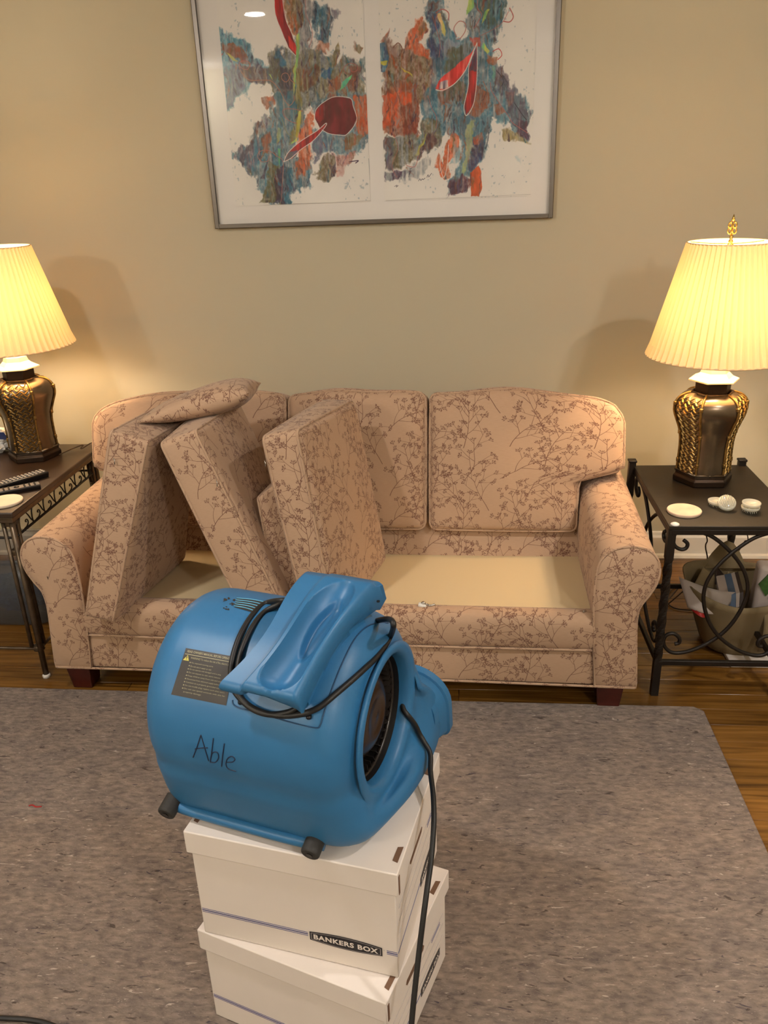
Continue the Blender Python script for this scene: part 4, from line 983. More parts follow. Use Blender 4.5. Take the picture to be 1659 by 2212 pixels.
a = PZ(1551, 1088, TZ+.01); b_ = PZ(1566, 1089, TZ+.02); c_ = PZ(1621, 1098, TZ+.01)
cup('caster_cup', (a.x, a.y+.012, z0), (0, 0, 0), 'clear spiked caster cup lying flat, half under a tilted one')
cup('caster_cup', (b_.x+.006, b_.y+.0, z0+.021), (math.radians(217), math.radians(-6), 0), 'clear spiked caster cup tilted spikes up beside the flat one')
cup('caster_cup', (c_.x, c_.y, z0), (0, 0, 0), 'clear spiked caster cup spikes down, lower of the stacked pair')
cup('caster_cup', (c_.x+.001, c_.y, z0+.0135), (math.radians(3), 0, .3), 'clear spiked caster cup stacked on top of another, nearer the right table edge')
# tote with papers
def tote():
    t = thing('canvas_tote', 'beige canvas tote full of catalogs under the iron end table', 'tote bag', (1.02, 2.72, 0))
    b = MB()
    hx0, hy0, hx1, hy1, H = .13, .12, .20, .165, .24
    def ring(f, e=0.):
        pts = []
        for k in range(40):
            a = 2*math.pi*k/40; hx = lerp(hx0, hx1, f)-e; hy = lerp(hy0, hy1, f)-e; p = 2.6
            c, s_ = math.cos(a), math.sin(a); rr = 1/((abs(c)**p+abs(s_)**p)**(1/p))
            w = 1+.02*math.sin(5*a+f*3)*f
            z = f*H+(.035*f*(-math.sin(a)*.2-.6*math.cos(a+.4)*.6)-.03*f*math.exp(-((a-4.4)/.6)**2))
            pts.append((hx*c*rr*w-.015*f, hy*s_*rr*w, max(.001, z)))
        return pts
    rings = [ring(f/8) for f in range(9)]; inn = [ring(f/8, .006) for f in range(8, 0, -1)]
    vs = [p for r in rings+inn for p in r]; n = 40; N = len(rings+inn)
    b.add(vs, [(i*n+k, i*n+(k+1) % n, (i+1)*n+(k+1) % n, (i+1)*n+k) for i in range(N-1) for k in range(n)]+[tuple(range(n-1, -1, -1)), tuple(range((N-1)*n, N*n))])
    b.build('bag_body', 'tote', t, True)
    # raised back flap
    MB().grid(lambda u, v: (-.10+.2*u, .135+.03*v, .22+(.10*math.sin(math.pi*min(1, u*1.3)))*v), 8, 4).build('bag_flap', 'tote', t, True)
    h_ = MB().grid(lambda u, v: (.02+.04*u, -.148-.02*math.sin(math.pi*v*.95), .21-.17*v), 3, 10); ho = h_.build('bag_strap', 'tote', t, True); ho.modifiers.new('s', 'SOLIDIFY').thickness = .004
    return t
tt = tote()
TO = Vector((1.02, 2.72, 0))
def sheet(name, fn, m, label, cat, nu=14, nv=8, th=.002):
    o = MB().grid(fn, nu, nv).build(name, m, None, True); o.modifiers.new('s', 'SOLIDIFY').thickness = th; return tag(o, label, cat)
def px(y0, y1, pts):  # quad of pixels bottom-left, bottom-right, top-right, top-left
    return [PY(*pts[0], y0), PY(*pts[1], y0), PY(*pts[2], y1), PY(*pts[3], y1)]
def quadfn(Q, bulge=Vector((0, 0, 0))):
    return lambda u, v: lerp(lerp(Q[0], Q[1], u), lerp(Q[3], Q[2], u), v)+bulge*math.sin(math.pi*u)
Q = px(2.60, 2.66, [(1485, 1312), (1562, 1322), (1600, 1280), (1466, 1246)])
pg = sheet('newspaper', quadfn(Q, Vector((0, -.03, 0))), 'paper', 'creased white flyer with red print drooping out of the tote front', 'paper')
Q2 = px(2.597, 2.605, [(1494, 1318), (1528, 1329), (1526, 1319), (1492, 1309)])
rd = MB().grid(quadfn(Q2, Vector((0, -.033, 0))), 8, 2).build('red_print', 'paper_red', pg, True)
for i, (u0, u1, m_) in enumerate(((1556, 1574, 'paper'), (1575, 1589, 'paper_blue'), (1590, 1597, 'paper'), (1598, 1605, 'paper_dark'))):
    z0_ = 1324-(u0-1556)*.32
    Qm = px(2.615, 2.64, [(u0, z0_), (u1, z0_-2), (u1+1, 1286-(u0-1556)*.18), (u0, 1289-(u0-1556)*.18)])
    A = Qm; b = MB(); off = Vector((.03, .16, .0)); vs = A+[p+off for p in A]
    b.add(vs, [(0, 1, 2, 3), (7, 6, 5, 4), (0, 4, 5, 1), (1, 5, 6, 2), (2, 6, 7, 3), (3, 7, 4, 0)])
    o = b.build('magazine', m_, None); tag(o, ['thick white catalog upright in the tote, beside the drooping flyer', 'blue-spined magazine upright in the tote', 'thin white booklet upright in the tote beyond the blue spine', 'thin dark booklet at the right end of the tote row'][i], 'magazine', 'catalogs standing in the tote')
for i, (pp, m_) in enumerate(((((1500, 1262), (1560, 1278), (1580, 1268), (1520, 1225)), 'tote'), (((1545, 1262), (1600, 1280), (1585, 1268), (1548, 1222)), 'paper_dark'), (((1560, 1275), (1612, 1300), (1626, 1262), (1575, 1225)), 'tote'))):
    sheet('folder', quadfn(px(2.74+.03*i, 2.80+.03*i, pp), Vector((0, .01, 0))), m_, ['tan paper folder standing at the back left of the tote', 'dark folder between the two tan ones in the tote', 'tan paper folder standing at the back right of the tote'][i], 'folder')
# second bag with diamond pictures
t = thing('picture_bag', 'cream shopping bag printed with green and blue diamond pictures, standing in the tote', 'bag', (1.105, 2.66, .045), math.radians(-6))
MB().box((0, 0, .15), (.15, .08, .30), top=.86).build('bag_body', 'paper', t, bevel=.015, seg=3)
for i, (x, z, m_) in enumerate(((-.034, .235, 'green_print'), (.004, .185, 'sky_print'), (.038, .235, 'green_print'))):
    MB().prism([(x-.029, z), (x, z-.044), (x+.029, z), (x, z+.044)], -.0415, -.036, 'y').build('diamond_picture', m_, t)
t = MB().box((0, 0, 0), (.36, .22, .018)).build('flat_box', 'card', None, bevel=.004); t.location = (1.13, 2.64, .0095+0); tag(t, 'flat white cardboard box on the floor under the tote', 'box')
tt.location = (1.02, 2.70, .0185); 
# ------------------------------------------------------------------ LEFT TABLE
LZ = .66; LX1 = -1.462; LX0 = -2.10; LY0, LY1 = 2.36, 3.10
tl = thing('end_table', 'walnut-topped end table with slim metal legs and a scroll frieze, left of the sofa', 'end table')
MB().box(((LX0+LX1)/2, (LY0+LY1)/2, LZ-.010), (LX1-LX0, LY1-LY0, .020)).build('table_top', 'walnut', tl, bevel=.004)
MB().box(((LX0+LX1)/2, (LY0+LY1)/2, LZ-.031), (LX1-LX0-.02, LY1-LY0-.02, .022)).build('top_moulding', 'pewter', tl, bevel=.004)
def lleg(x, y, dx, dy):
    b = MB(); leg = None
    main = MB().tube([(x, y, 0.0), (x, y, LZ-.04)], .0105, 10).build('leg', 'pewter', tl, True)
    for (ox, oy) in ((dx*.030, 0), (0, dy*.030)):
        MB().tube([(x+ox, y+oy, .125), (x+ox, y+oy, LZ-.04)], .0075, 8).build('side_rod', 'pewter', main, True)
    for z, r in ((.12, .020), (.50, .019), (LZ-.052, .022)):
        MB().lathe([(.012, -.012), (r, -.008), (r*.85, 0), (r, .008), (.012, .012)], (x+dx*.010, y+dy*.010, z), 14).build('collar', 'pewter', main, True)
    MB().lathe([(.014, 0), (.014, .010), (.0105, .014)], (x, y, 0), 12).build('foot_glide', 'white_plastic', main, True)
for (x, y, dx, dy) in ((LX1-.03, LY0+.035, -1, 1), (LX0+.03, LY0+.035, 1, 1), (LX1-.03, LY1-.035, -1, -1), (LX0+.03, LY1-.035, 1, -1)): lleg(x, y, dx, dy)
for (a, b2) in (((LX0+.03, LY0+.035), (LX1-.03, LY0+.035)), ((LX0+.03, LY1-.035), (LX1-.03, LY1-.035)), ((LX1-.03, LY0+.035), (LX1-.03, LY1-.035)), ((LX0+.03, LY0+.035), (LX0+.03, LY1-.035))):
    MB().tube([(a[0], a[1], .12), (b2[0], b2[1], .12)], .005, 8).build('stretcher', 'pewter', tl, True)
    MB().tube([(a[0], a[1], .555), (b2[0], b2[1], .555)], .0045, 8).build('frieze_rail', 'iron', tl, True)
def frieze(p0, p1, n):
    d = (p1-p0)/n
    for i in range(n):
        A = p0+d*i; w = d.length; dn = d.normalized(); zt = LZ-.042; zb = .558; h = zt-zb
        pts = [(0.02, .0), (.0, .3), (.06, .72), (.25, .96), (.5, .93), (.72, .62), (.88, .25), (1.05, .02)]
        b = MB(); b.tube([A+dn*(x*w)+Vector((0, 0, zb+h*z)) for x, z in pts], .0026, 6, sm=4)
        cu = [(.30, .0), (.52, .04), (.64, .18), (.62, .36), (.52, .42), (.46, .34), (.52, .29)]
        b.tube([A+dn*(x*w)+Vector((0, 0, zb+h*z)) for x, z in cu], .0024, 6, sm=4)
        b.build('frieze_scroll', 'iron', tl, True)
frieze(Vector((LX1-.032, LY0+.08, 0)), Vector((LX1-.032, LY1-.05, 0)), 7)
# coaster, remotes
q = PZ(18, 1083, LZ+.005); coaster('round_coaster', (q.x-.012, q.y+.0, LZ+.0003), .058, .009, 'coaster_l', 'round cream coaster on the walnut end table')
def remote(name, c, L, w, h, ang, label, face):
    t = thing(name, label, 'remote', (c.x, c.y, LZ+.0005), ang, 'remote controls on the walnut end table')
    b = MB(); b.prism([(-w*.36, 0), (w*.36, 0), (w/2, h*.75), (w*.46, h), (-w*.46, h), (-w/2, h*.75)], -L/2, L/2, 'x'); b.build('remote_body', 'black', t, bevel=.002)
    if face: MB().box((0, 0, h+.0003), (L*.97, w*.84, .0008)).build('face_plate', 'remote_face', t)
    R_ = random.Random(3)
    for i in range(14 if not face else 9):
        for j in range(3):
            if face and i in (4, 5): continue
            x = -L/2+L*(i+1)/(15 if not face else 10); y = (j-1)*w*.27
            MB().box((x, y, h+.0015), (L*.035, w*.17, .003)).build('button', 'grey_key' if not face else 'black', t)
    if face: MB().lathe([(.009, 0), (.009, .002), (0, .0025)], (L*.05, 0, h+.0005), 16).build('round_pad', 'black', t, True)
ra, rb_ = PZ(95, 1018, LZ+.022), PZ(0, 1046, LZ+.022)
dr = (ra-rb_).normalized(); an = math.atan2(dr.y, dr.x)
remote('remote_control', ra-dr*.105+Vector((.0, .012, 0)), .21, .048, .022, an, 'black remote with rows of grey buttons, nearer the lamp', False)
ra, rb_ = PZ(84, 1044, LZ+.018), PZ(0, 1060, LZ+.018); dr2 = (ra-rb_).normalized()
remote('remote_control', ra-dr2*.085+Vector((0, .006, 0)), .17, .040, .017, math.atan2(dr2.y, dr2.x), 'smaller remote with a grey face, nearer the coaster', True)
# crumpled bag behind left lamp and clear bin below
def crumple(name, c, r, m, label, cat, seed, sq=(1, 1, 1)):
    rr = random.Random(seed); ph = [rr.uniform(0, 6) for _ in range(8)]; b = MB()
    def f(u, v):
        a = 2*math.pi*u; e = math.pi*(v-.5); d = 1+.16*math.sin(5*a+ph[0]+3*e)+.12*math.sin(9*e+ph[1]+2*a)+.08*math.sin(13*a+ph[2])*math.cos(e)
        d = 1+(d-1)*math.cos(e); k = r*d; return Vector((k*math.cos(a)*math.cos(e)*sq[0], k*math.sin(a)*math.cos(e)*sq[1], max(-r*sq[2]*.9, k*math.sin(e)*sq[2])))
    b.grid(f, 32, 18); o = b.build(name, m, None, False, fix=True); o.location = c; return tag(o, label, cat)
cb = crumple('plastic_bag', (-1.865, 3.0, LZ+.001+.055*.9), .055, 'white_plastic', 'crumpled white and blue plastic packet behind the left lamp', 'bag', 4, (1.3, 1, 1))
MB().grid(lambda u, v: Vector((.04+.045*u, -.03-.03*v, .01+.04*v)), 4, 4).build('blue_print', 'blue_film', cb, True)
t = thing('storage_bin', 'clear plastic storage bin with blue things inside under the walnut end table', 'bin', (-1.83, 2.88, 0))
def binbody(e, z0_, z1_):
    p = []; 
    for z, k in ((z0_, .88), (z1_, 1.0)):
        for k2 in range(32):
            a = 2*math.pi*k2/32; c, s_ = math.cos(a), math.sin(a); rr_ = 1/((abs(c)**5+abs(s_)**5)**.2); p.append((c*rr_*(.20-e)*k, s_*rr_*(.15-e)*k, z))
    return p
b = MB(); vo = binbody(0, .005, .30); vi = binbody(.003, .30, .009)[::1]
vi = [*binbody(.003, .009, .30)[32:], *binbody(.003, .009, .30)[:32]]
vs = vo+vi; b.add(vs, [(i*32+k, i*32+(k+1) % 32, (i+1)*32+(k+1) % 32, (i+1)*32+k) for i in range(3) for k in range(32)]+[tuple(range(31, -1, -1)), tuple(range(96, 128))]); b.build('bin_body', 'bin', t, True)
MB().tube([Vector((x*1.02, y*1.02, .30)) for x, y, z in vo[32:]], .006, 6, True).build('bin_rim', 'bin', t, True)
crumple('blue_bundle', (-1.80, 2.87, .10), .10, mat('blue_cloth', (50, 66, 100), .8, var=.5, vscale=20), 'crumpled blue bundle inside the clear storage bin', 'bundle', 9, (1.2, .9, .8))
# ------------------------------------------------------------------ BANKERS BOXES
def make_box(corners, z0, z1, label, group):
    FL, FR, BR = corners; ex = (FR-FL); Lx = .415; ex.z = 0; ex.normalize(); ey = Vector((-ex.y, ex.x, 0)); Ly = .332
    rz = math.atan2(ex.y, ex.x)
    t = thing('storage_box', label, 'box', (FL.x, FL.y, z0), rz, group)
    H = z1-z0; lidh = .052; e = .007
    body = MB(); body.box((Lx/2, Ly/2, (H-.004)/2), (Lx-2*e, Ly-2*e, H-.006)); bo = body.build('box_body', 'card', t, bevel=.002)
    # lid: shell with folded ends
    l = MB(); l.box((Lx/2, Ly/2, H-lidh/2), (Lx, Ly, lidh))
    li = l.build('lid', 'card', t, bevel=.0022, seg=2)
    for x in (-.0002, Lx+.0002):
        MB().box((x, .0075, H-lidh/2-.004), (.002, .006, lidh*.8)).build('raw_edge', 'brown_card', li, label='brown raw cardboard edge')
    for x, sx in ((.012, 1), (Lx-.012, -1)):
        for y in (.045, Ly-.055):
            MB().prism([(x-.005, y-.016), (x+.005, y-.019), (x+.006, y+.019), (x-.004, y+.016)], H-.001, H+.0008, 'z').build('fold_slot', 'brown_card', li)
    # hand hole on the right and left ends
    for x in (Lx-e+.0002, e-.0002):
        MB().prism([(Ly/2-.062+a, zz) for a, zz in ((.005, H-.072), (.0, H-.079), (.005, H-.086), (.09, H-.086), (.095, H-.079), (.09, H-.072))], x-.0006, x+.0006, 'x').build('hand_hole', 'brown_card', bo)
    yf = e-.0003
    zs = .062
    def stripe(x0, x1):
        s = MB(); s.box(((x0+x1)/2, yf, zs), (x1-x0, .0006, .0022)); s.build('printed_line', 'blueink', bo)
        for dz in (-.0042, .0042):
            s = MB(); s.box(((x0+x1)/2, yf, zs+dz), (x1-x0, .0006, .0009)); s.build('printed_line', 'blueink', bo)
    stripe(.010, .232); stripe(Lx-.028, Lx-.0075)
    def badge(M_, L):
        def curve(k, m):    # lens-shaped badge outline
            pts = []
            for i in range(13): u = i/12; pts.append((lerp(-L/2+m, L/2-m, u), -.0105+m*.7-.0055*math.sin(math.pi*u)))
            for i in range(13): u = i/12; pts.append((lerp(L/2-m, -L/2+m, u), .0105-m*.7+.0055*math.sin(math.pi*u)))
            return pts
        def lay(pts2, d, mat_, nm, par=None, faces=None):
            b = MB(); vs = [M_(x, y, d) for x, y in pts2]; b.add(vs, faces or [tuple(range(len(pts2)))]); o = b.build(nm, mat_, par or bo); return o
        lay(curve(0, 0), .0008, 'ink', 'badge')
        for (m0, m1) in ((.003, .0042),):
            A = curve(0, m0); B = curve(0, m1); n = len(A); lay(A+B, .0012, 'paleink', 'badge_border', faces=[(i, (i+1) % n, n+(i+1) % n, n+i) for i in range(n)])
        tv, tf = text_mesh('BANKERS BOX', .035, 1.1)
        lay([((x-.5)*(L-.016), (y-.5)*.0125) for x, y in tv], .0014, 'card', 'lettering', faces=tf)
        tv, tf = text_mesh('\u00ae', 0.0)
        lay([(L/2+.002+x*.0035, .004+y*.0035) for x, y in tv], .0008, 'paleink', 'lettering', faces=tf)
    badge(lambda x, y, d: (Lx-.108+x, e-d, zs-.002+y), .143)
    badge(lambda x, y, d: (Lx-e+d, Ly-.10+x, zs-.002+y), .11)
    s = MB(); s.box((Lx-e+.0002, Ly*.28, zs), (.0008, Ly*.5, .0022)); s.build('printed_line', 'blueink', bo)
    for k in range(3):
        s = MB(); s.box((Lx-e+.0002, Ly*.5, H-.105-.030*k), (.0006, Ly*.86, .0008)); s.build('printed_line', 'paleink', bo)
    for k, zz in enumerate((H-.112, H-.118)):
        s = MB(); s.box((Lx-e+.0002, Ly*.80, zz), (.0006, .05, .002)); s.build('printed_line', 'blueink', bo)
    return t
box1 = make_box([PZ(394.7, 1795.6, .53), PZ(858, 1890.5, .53), PZ(951, 1625, .53)], .2655, .53, 'white lidded cardboard storage box on top, directly under the blue blower', 'stacked white storage boxes')
box2 = make_box([PZ(425, 2008, .265), PZ(835, 2170, .265), PZ(968, 1881, .265)], .0115, .265, 'white lidded cardboard storage box at the bottom of the stack, turned askew', 'stacked white storage boxes')
# ------------------------------------------------------------------ BLOWER
BZ = .532
bl = thing('air_mover', 'blue plastic carpet-drying blower with a coiled black cord, standing on the white boxes', 'blower', (-.398, 1.137, BZ), math.radians(-16.3))
U0, U1 = -.180, .226; CW, CZ = .155, .201
ctrl = [(.335, .004), (.365, .008), (.392, .035), (.398, .075), (.388, .120), (.362, .150), (.340, .172)]
def prof_r():
    pts = [(.02, .010), (.06, .004), (.2, .002), (.30, .002)]+ctrl
    for a in range(-4, 205, 12): aa = math.radians(a); pts.append((CW+.190*math.cos(aa), CZ+.190*math.sin(aa)))
    pts += [(-.0265, .125), (-.015, .078), (-.005, .040), (.006, .018)]
    return pts
raw = prof_r(); ang = []; rad_ = []
for (a, b2) in raw: ang.append(math.atan2(b2-CZ, a-CW)); rad_.append(math.hypot(a-CW, b2-CZ))
NA = 120
ths = np.linspace(-math.pi, math.pi, NA, endpoint=False)
od = np.argsort(ang); A_ = np.array(ang)[od]; R_ = np.array(rad_)[od]
# dense polyline resample for straight bottom
dense = []
for i in range(len(raw)):
    p, q = raw[i], raw[(i+1) % len(raw)]
    for k in range(12): dense.append((lerp(p[0], q[0], k/12), lerp(p[1], q[1], k/12)))
da = np.array([math.atan2(b2-CZ, a-CW) for a, b2 in dense]); dr_ = np.array([math.hypot(a-CW, b2-CZ) for a, b2 in dense]); o_ = np.argsort(da)
PR = np.interp(ths, da[o_], dr_[o_], period=2*math.pi)
PR = (np.roll(PR, 1)+2*PR+np.roll(PR, -1))/4
RI = .117
st = []   # (u, inset, mode)
rho = .062
for k in range(9):
    a = k/8*math.pi/2; st.append((U0+rho*(1-math.sin(a)), rho*(1-math.cos(a))))     # from side to flat (reverse later)
st = [(U0+rho*(1-math.cos(a)), rho*(1-math.sin(a))) for a in np.linspace(0, math.pi/2, 9)]
mid = [(lerp(U0+rho, U1-rho, k/10), 0) for k in range(1, 10)]
st2 = [(U1-rho*(1-math.cos(a)), rho*(1-math.sin(a))) for a in np.linspace(math.pi/2, 0, 9)]
allst = st+mid+st2
def ring(u, inset, k=None, r=None):
    o = []
    for i, th in enumerate(ths):
        rr_ = PR[i]-inset if r is None else lerp(PR[i]-rho, r, k)
        # snout edges rounder taper: keep
        if u > U1-rho-.001:
            g = max(0, math.cos((th+math.radians(66))*.95))**1.3 if abs(th+math.radians(66)) < 1.6 else 0
            kk = (1-.0*inset/rho) if r is None else (1-k)
            o.append((u+.050*g*kk*min(1, (u-(U1-rho))/rho), CW+(rr_+inset*.6*g)*math.cos(th), CZ+(rr_+inset*.6*g)*math.sin(th)))
        else: o.append((u, CW+rr_*math.cos(th), CZ+rr_*math.sin(th)))
    return o
rings = []
def endcap(U, sg):
    out = [ring(U+sg*.002, 0, .2, RI+.034), ring(U+sg*.005, 0, .5, RI+.032), ring(U+sg*.009, 0, .8, RI+.03)]
    out += [[(U+sg*du, CW+r*math.cos(t), CZ+r*math.sin(t)) for t in ths] for du, r in ((.013, RI+.026), (.015, RI+.016), (.012, RI+.007), (.004, RI+.001), (-.008, RI), (-.02, RI))]
    return out
def plaincap(U): return [ring(U, 0, .3, RI+.03), ring(U-.001, 0, .7, RI+.03)]+[[(U+du, CW+r*math.cos(t), CZ+r*math.sin(t)) for t in ths] for du, r in ((-.001, RI+.02), (.001, RI+.006), (.008, RI), (.03, RI-.002))]
rings = plaincap(U0)[::-1]+[ring(u, i_) for u, i_ in allst]+endcap(U1, 1)
b = MB(); vs = [p for r in rings for p in r]; N = len(rings)
b.add(vs, [(i*NA+k, (i+1)*NA+k, (i+1)*NA+(k+1) % NA, i*NA+(k+1) % NA) for i in range(N-1) for k in range(NA)])
housing_f = list(b.f)
housing = b.build('housing', 'blue', bl, True, fix=True)
bpy.context.view_layer.update()
MW = bl.matrix_world.copy(); MI = MW.inverted()
bvh = BVHTree.FromPolygons([MW@Vector(v) for v in vs], b.f)
def onbody(u, v, off=.0006, tree=None):
    d = Vector(ray(u, v)).normalized(); h, nrm, idx, dist = (tree or bvh).ray_cast(Vector((0, 0, CAMH)), d)
    if h is None: return None
    if nrm.dot(d) > 0: nrm = -nrm
    return MI@(h+nrm*off)
# rear lower ledge, feet
MB().tube([(-.165, .006, .020), (-.1, .000, .020), (.1, .000, .020), (.165, .006, .020)], .011, 12, sm=4).build('rear_ledge', 'blue', bl, True)
for x in (-.150, .150):
    ft = MB(); d_ = Vector((0, -.95, -.32)); ft.tube([Vector((x, .010, .031))+d_*q for q in (0, .02, .032, .0345, .036)], lambda q: .0175 if q < .6 else (.0168 if q < .8 else .015), 20); fo = ft.build('rubber_foot', 'rubber', bl, True); fo.data.set_sharp_from_angle(angle=.6)
    MB().tube([Vector((x, -.0240, .0195)), Vector((x, -.0258, .0189))], .006, 10).build('foot_screw', 'black', fo)
for x in (-.158, .150): MB().tube([Vector((x, .33, .006)), Vector((x, .33, -.0015))], .017, 16).build('rubber_foot', 'rubber', bl, False)
# intake: fan
fan = MB(); 
for k in range(40):
    a = 2*math.pi*k/40; c, s_ = math.cos(a), math.sin(a); x0 = U1-.024; x1 = U1-.12
    p = [(x0, CW+.094*c, CZ+.094*s_), (x0, CW+.116*math.cos(a+.10), CZ+.116*math.sin(a+.10)), (x1, CW+.116*math.cos(a+.10), CZ+.116*math.sin(a+.10)), (x1, CW+.094*c, CZ+.094*s_)]
    q = [(x, y+.0012*-s_, z+.0012*c) for x, y, z in p]
    fan.add(p+q, [(0, 1, 2, 3), (7, 6, 5, 4), (0, 4, 5, 1), (1, 5, 6, 2), (2, 6, 7, 3), (3, 7, 4, 0)])
fo = fan.build('fan_blades', 'fanblack', bl); fo['kind'] = 'stuff'
def axl(prof, nm, m_, par=bl, n=40):
    b = MB(); vs = []; 
    for (u, r) in prof:
        for k in range(n): a = 2*math.pi*k/n; vs.append((u, CW+r*math.cos(a), CZ+r*math.sin(a)))
    b.add(vs, [(i*n+k, i*n+(k+1) % n, (i+1)*n+(k+1) % n, (i+1)*n+k) for i in range(len(prof)-1) for k in range(n)]); return b.build(nm, m_, par, True, fix=True)
axl([(U1-.022, .1165), (U1-.022, .112), (U1-.030, .112), (U1-.030, .1165), (U1-.022, .1165)], 'fan_ring', 'fanblack', fo)
axl([(U1-.012, RI-.001), (U1-.03, RI-.004), (U1-.14, RI-.004), (U1-.145, .06), (U1-.145, .001)], 'inner_drum', 'black')
axl([(U1-.14, .090), (U1-.050, .089), (U1-.030, .080), (U1-.018, .062), (U1-.012, .040), (U1-.015, .034), (U1-.014, .012), (U1-.013, .001)], 'motor_hub', 'hub')
def nozzle():
    def sec(u0, u1, z0, z1, r, w, tilt=0.):
        pts = []
        for (cx_, cz_, a0) in ((u1-r, z1-r, 0), (u0+r, z1-r, 1), (u0+.02, z0+.02, 2), (u1-.02, z0+.02, 3)):
            rr = r if a0 < 2 else .02
            for k in range(9):
                a = (a0+k/8)*math.pi/2; z = cz_+rr*math.sin(a); pts.append((cx_+rr*math.cos(a), w+tilt*(z1-z), z))
        return pts
    S = [sec(-.16, .195, .004, .17, .08, .285), sec(-.17, .240, .003, .172, .08, .315), sec(-.178, .268, .002, .165, .08, .355, .06), sec(-.182, .276, .001, .160, .08, .372, .10), sec(-.187, .281, -.001, .164, .083, .374, .10), sec(-.187, .281, -.001, .164, .083, .392, .12), sec(-.176, .270, .010, .153, .073, .392, .12), sec(-.170, .265, .012, .15, .073, .33, .08)]
    n = len(S[0]); b = MB(); b.add([p for q in S for p in q], [(i*n+k, i*n+(k+1) % n, (i+1)*n+(k+1) % n, (i+1)*n+k) for i in range(len(S)-1) for k in range(n)]+[tuple(range((len(S)-1)*n, len(S)*n))])
    global bvh_all
    bvh_all = BVHTree.FromPolygons([MW@Vector(v) for v in vs]+[MW@Vector(v) for v in b.v], housing_f+[tuple(len(vs)+i for i in f) for f in b.f])
    o = b.build('outlet_nozzle', 'blue', bl, True, fix=True); o.data.set_sharp_from_angle(angle=.7)
nozzle()
# handle
def hq(u, v, y): return MI@PY(u, v, y)
cA, cB, cC, cD = hq(467, 1468, 1.085), hq(640, 1509, 1.045), hq(664, 1231, 1.30), hq(812, 1254, 1.26)
nrmH = ((cB-cA).cross(cC-cA)).normalized()
if nrmH.z < 0: nrmH = -nrmH
def hsurf(a, b2):
    arch = .020*math.sin(math.pi*b2)
    aa = a
    Lf, Rt = lerp(cA, cC, b2), lerp(cB, cD, b2)
    # left flare: concave curve toward the grip
    Lf = lerp(Lf, Rt, .16*math.sin(math.pi*min(1, b2*1.05))**1.2*(1-b2)*1.6)
    p = lerp(Lf, Rt, aa)
    def sst(x, a0, a1): x = min(1, max(0, (x-a0)/(a1-a0))); return x*x*(3-2*x)
    env = sst(b2, -.02, .10)*(1-sst(b2, .88, .97))
    flange = -.013*(1-sst(aa, .26, .33))*(1-.75*sst(b2, .45, .95))
    q = ((aa-.655)/.27)**2+(max(0, b2-.66)/.29)**2+(max(0, .15-b2)/.13)**2
    d = .030*(1-q)**.85 if q < 1 else 0
    e = ((aa-.665)/.15)**2+((b2-.56)/.28)**2
    if e < 1: d += .010*sst(1-e, 0, .55)
    edge = -.008*max(0, (aa-.93)/.07)**2-.004*max(0, (.03-b2)/.03)**2-.006*max(0, (b2-.95)/.05)**2
    return p+nrmH*(arch+flange+edge-d)
b = MB(); NU, NV = 84, 80
b.grid(hsurf, NU, NV)
# skirt
loop = [(i/NU, 0) for i in range(NU)]+[(1, j/NV) for j in range(NV)]+[(1-i/NU, 1) for i in range(NU)]+[(0, 1-j/NV) for j in range(NV)]
ctrH = hsurf(.55, .5)-nrmH*.05
def sk(a, b2, k):
    p = hsurf(a, b2)
    right = max(0, (a-.6)/.4); topk = max(0, (b2-.7)/.3)
    th = [0, .004, .013, .018][k] if True else 0
    if right > 0 or topk > 0: th = [0, .008, .030+.016*topk, .042+.02*topk][k]*(max(right, topk))+th*(1-max(right, topk))
    inward = [0, -.002, .0, .010][k]
    dirc = (ctrH-p); dirc = (dirc-nrmH*dirc.dot(nrmH)).normalized()
    out = 0
    if topk > 0: out = [0, .010, .014, .006][k]*topk
    return p-nrmH*th+dirc*(inward-out)
n = len(loop); vs2 = [sk(a, b2, k) for k in range(4) for a, b2 in loop]
neck = []
for a, b2 in loop:
    p = hsurf(a, b2); q = lerp(p, hsurf(lerp(.22, .86, a), lerp(.06, .90, b2)), 1.0); neck.append(q)
for k, d in ((4, .045), (5, .085), (6, .125)):
    vs2 += [hsurf(lerp(.26, .90, a), lerp(.12, .86, b2))*1.0-nrmH*(d+.0) if False else (lerp(lerp(cA, cB, lerp(.26, .93, a)), lerp(cC, cD, lerp(.26, .93, a)), lerp(.12, .84, b2))-nrmH*(d-.01)) for a, b2 in loop]
b.add(vs2, [(k*n+i, k*n+(i+1) % n, (k+1)*n+(i+1) % n, (k+1)*n+i) for k in range(6) for i in range(n)])
handle = b.build('carry_handle', 'blue', bl, True, fix=True, label='blue cord-wrap handle with finger recess'); handle.data.set_sharp_from_angle(angle=1.0)
# seam panel around the handle foot
sp_ = [onbody(u, v, .001) for u, v in ((503, 1512), (505, 1522), (520, 1530), (560, 1540), (620, 1558), (680, 1572), (692, 1566), (700, 1540), (720, 1480), (745, 1420), (770, 1375), (800, 1350), (838, 1346))]
MB().tube([p for p in sp_ if p], .0012, 5, sm=4).build('panel_seam', 'blue_dark', bl, True)
for (u, v) in ((521, 1519), (668, 1551)):
    p = onbody(u, v, .001); MB().lathe([(.005, 0), (.005, .004), (.003, .006), (0, .006)], (0, 0, 0), 10).build('screw', 'black', bl, True).location = p
p = hq(817, 1300, 1.24); MB().lathe([(.003, 0), (.003, .002)], p, 8).build('screw', 'black', bl)
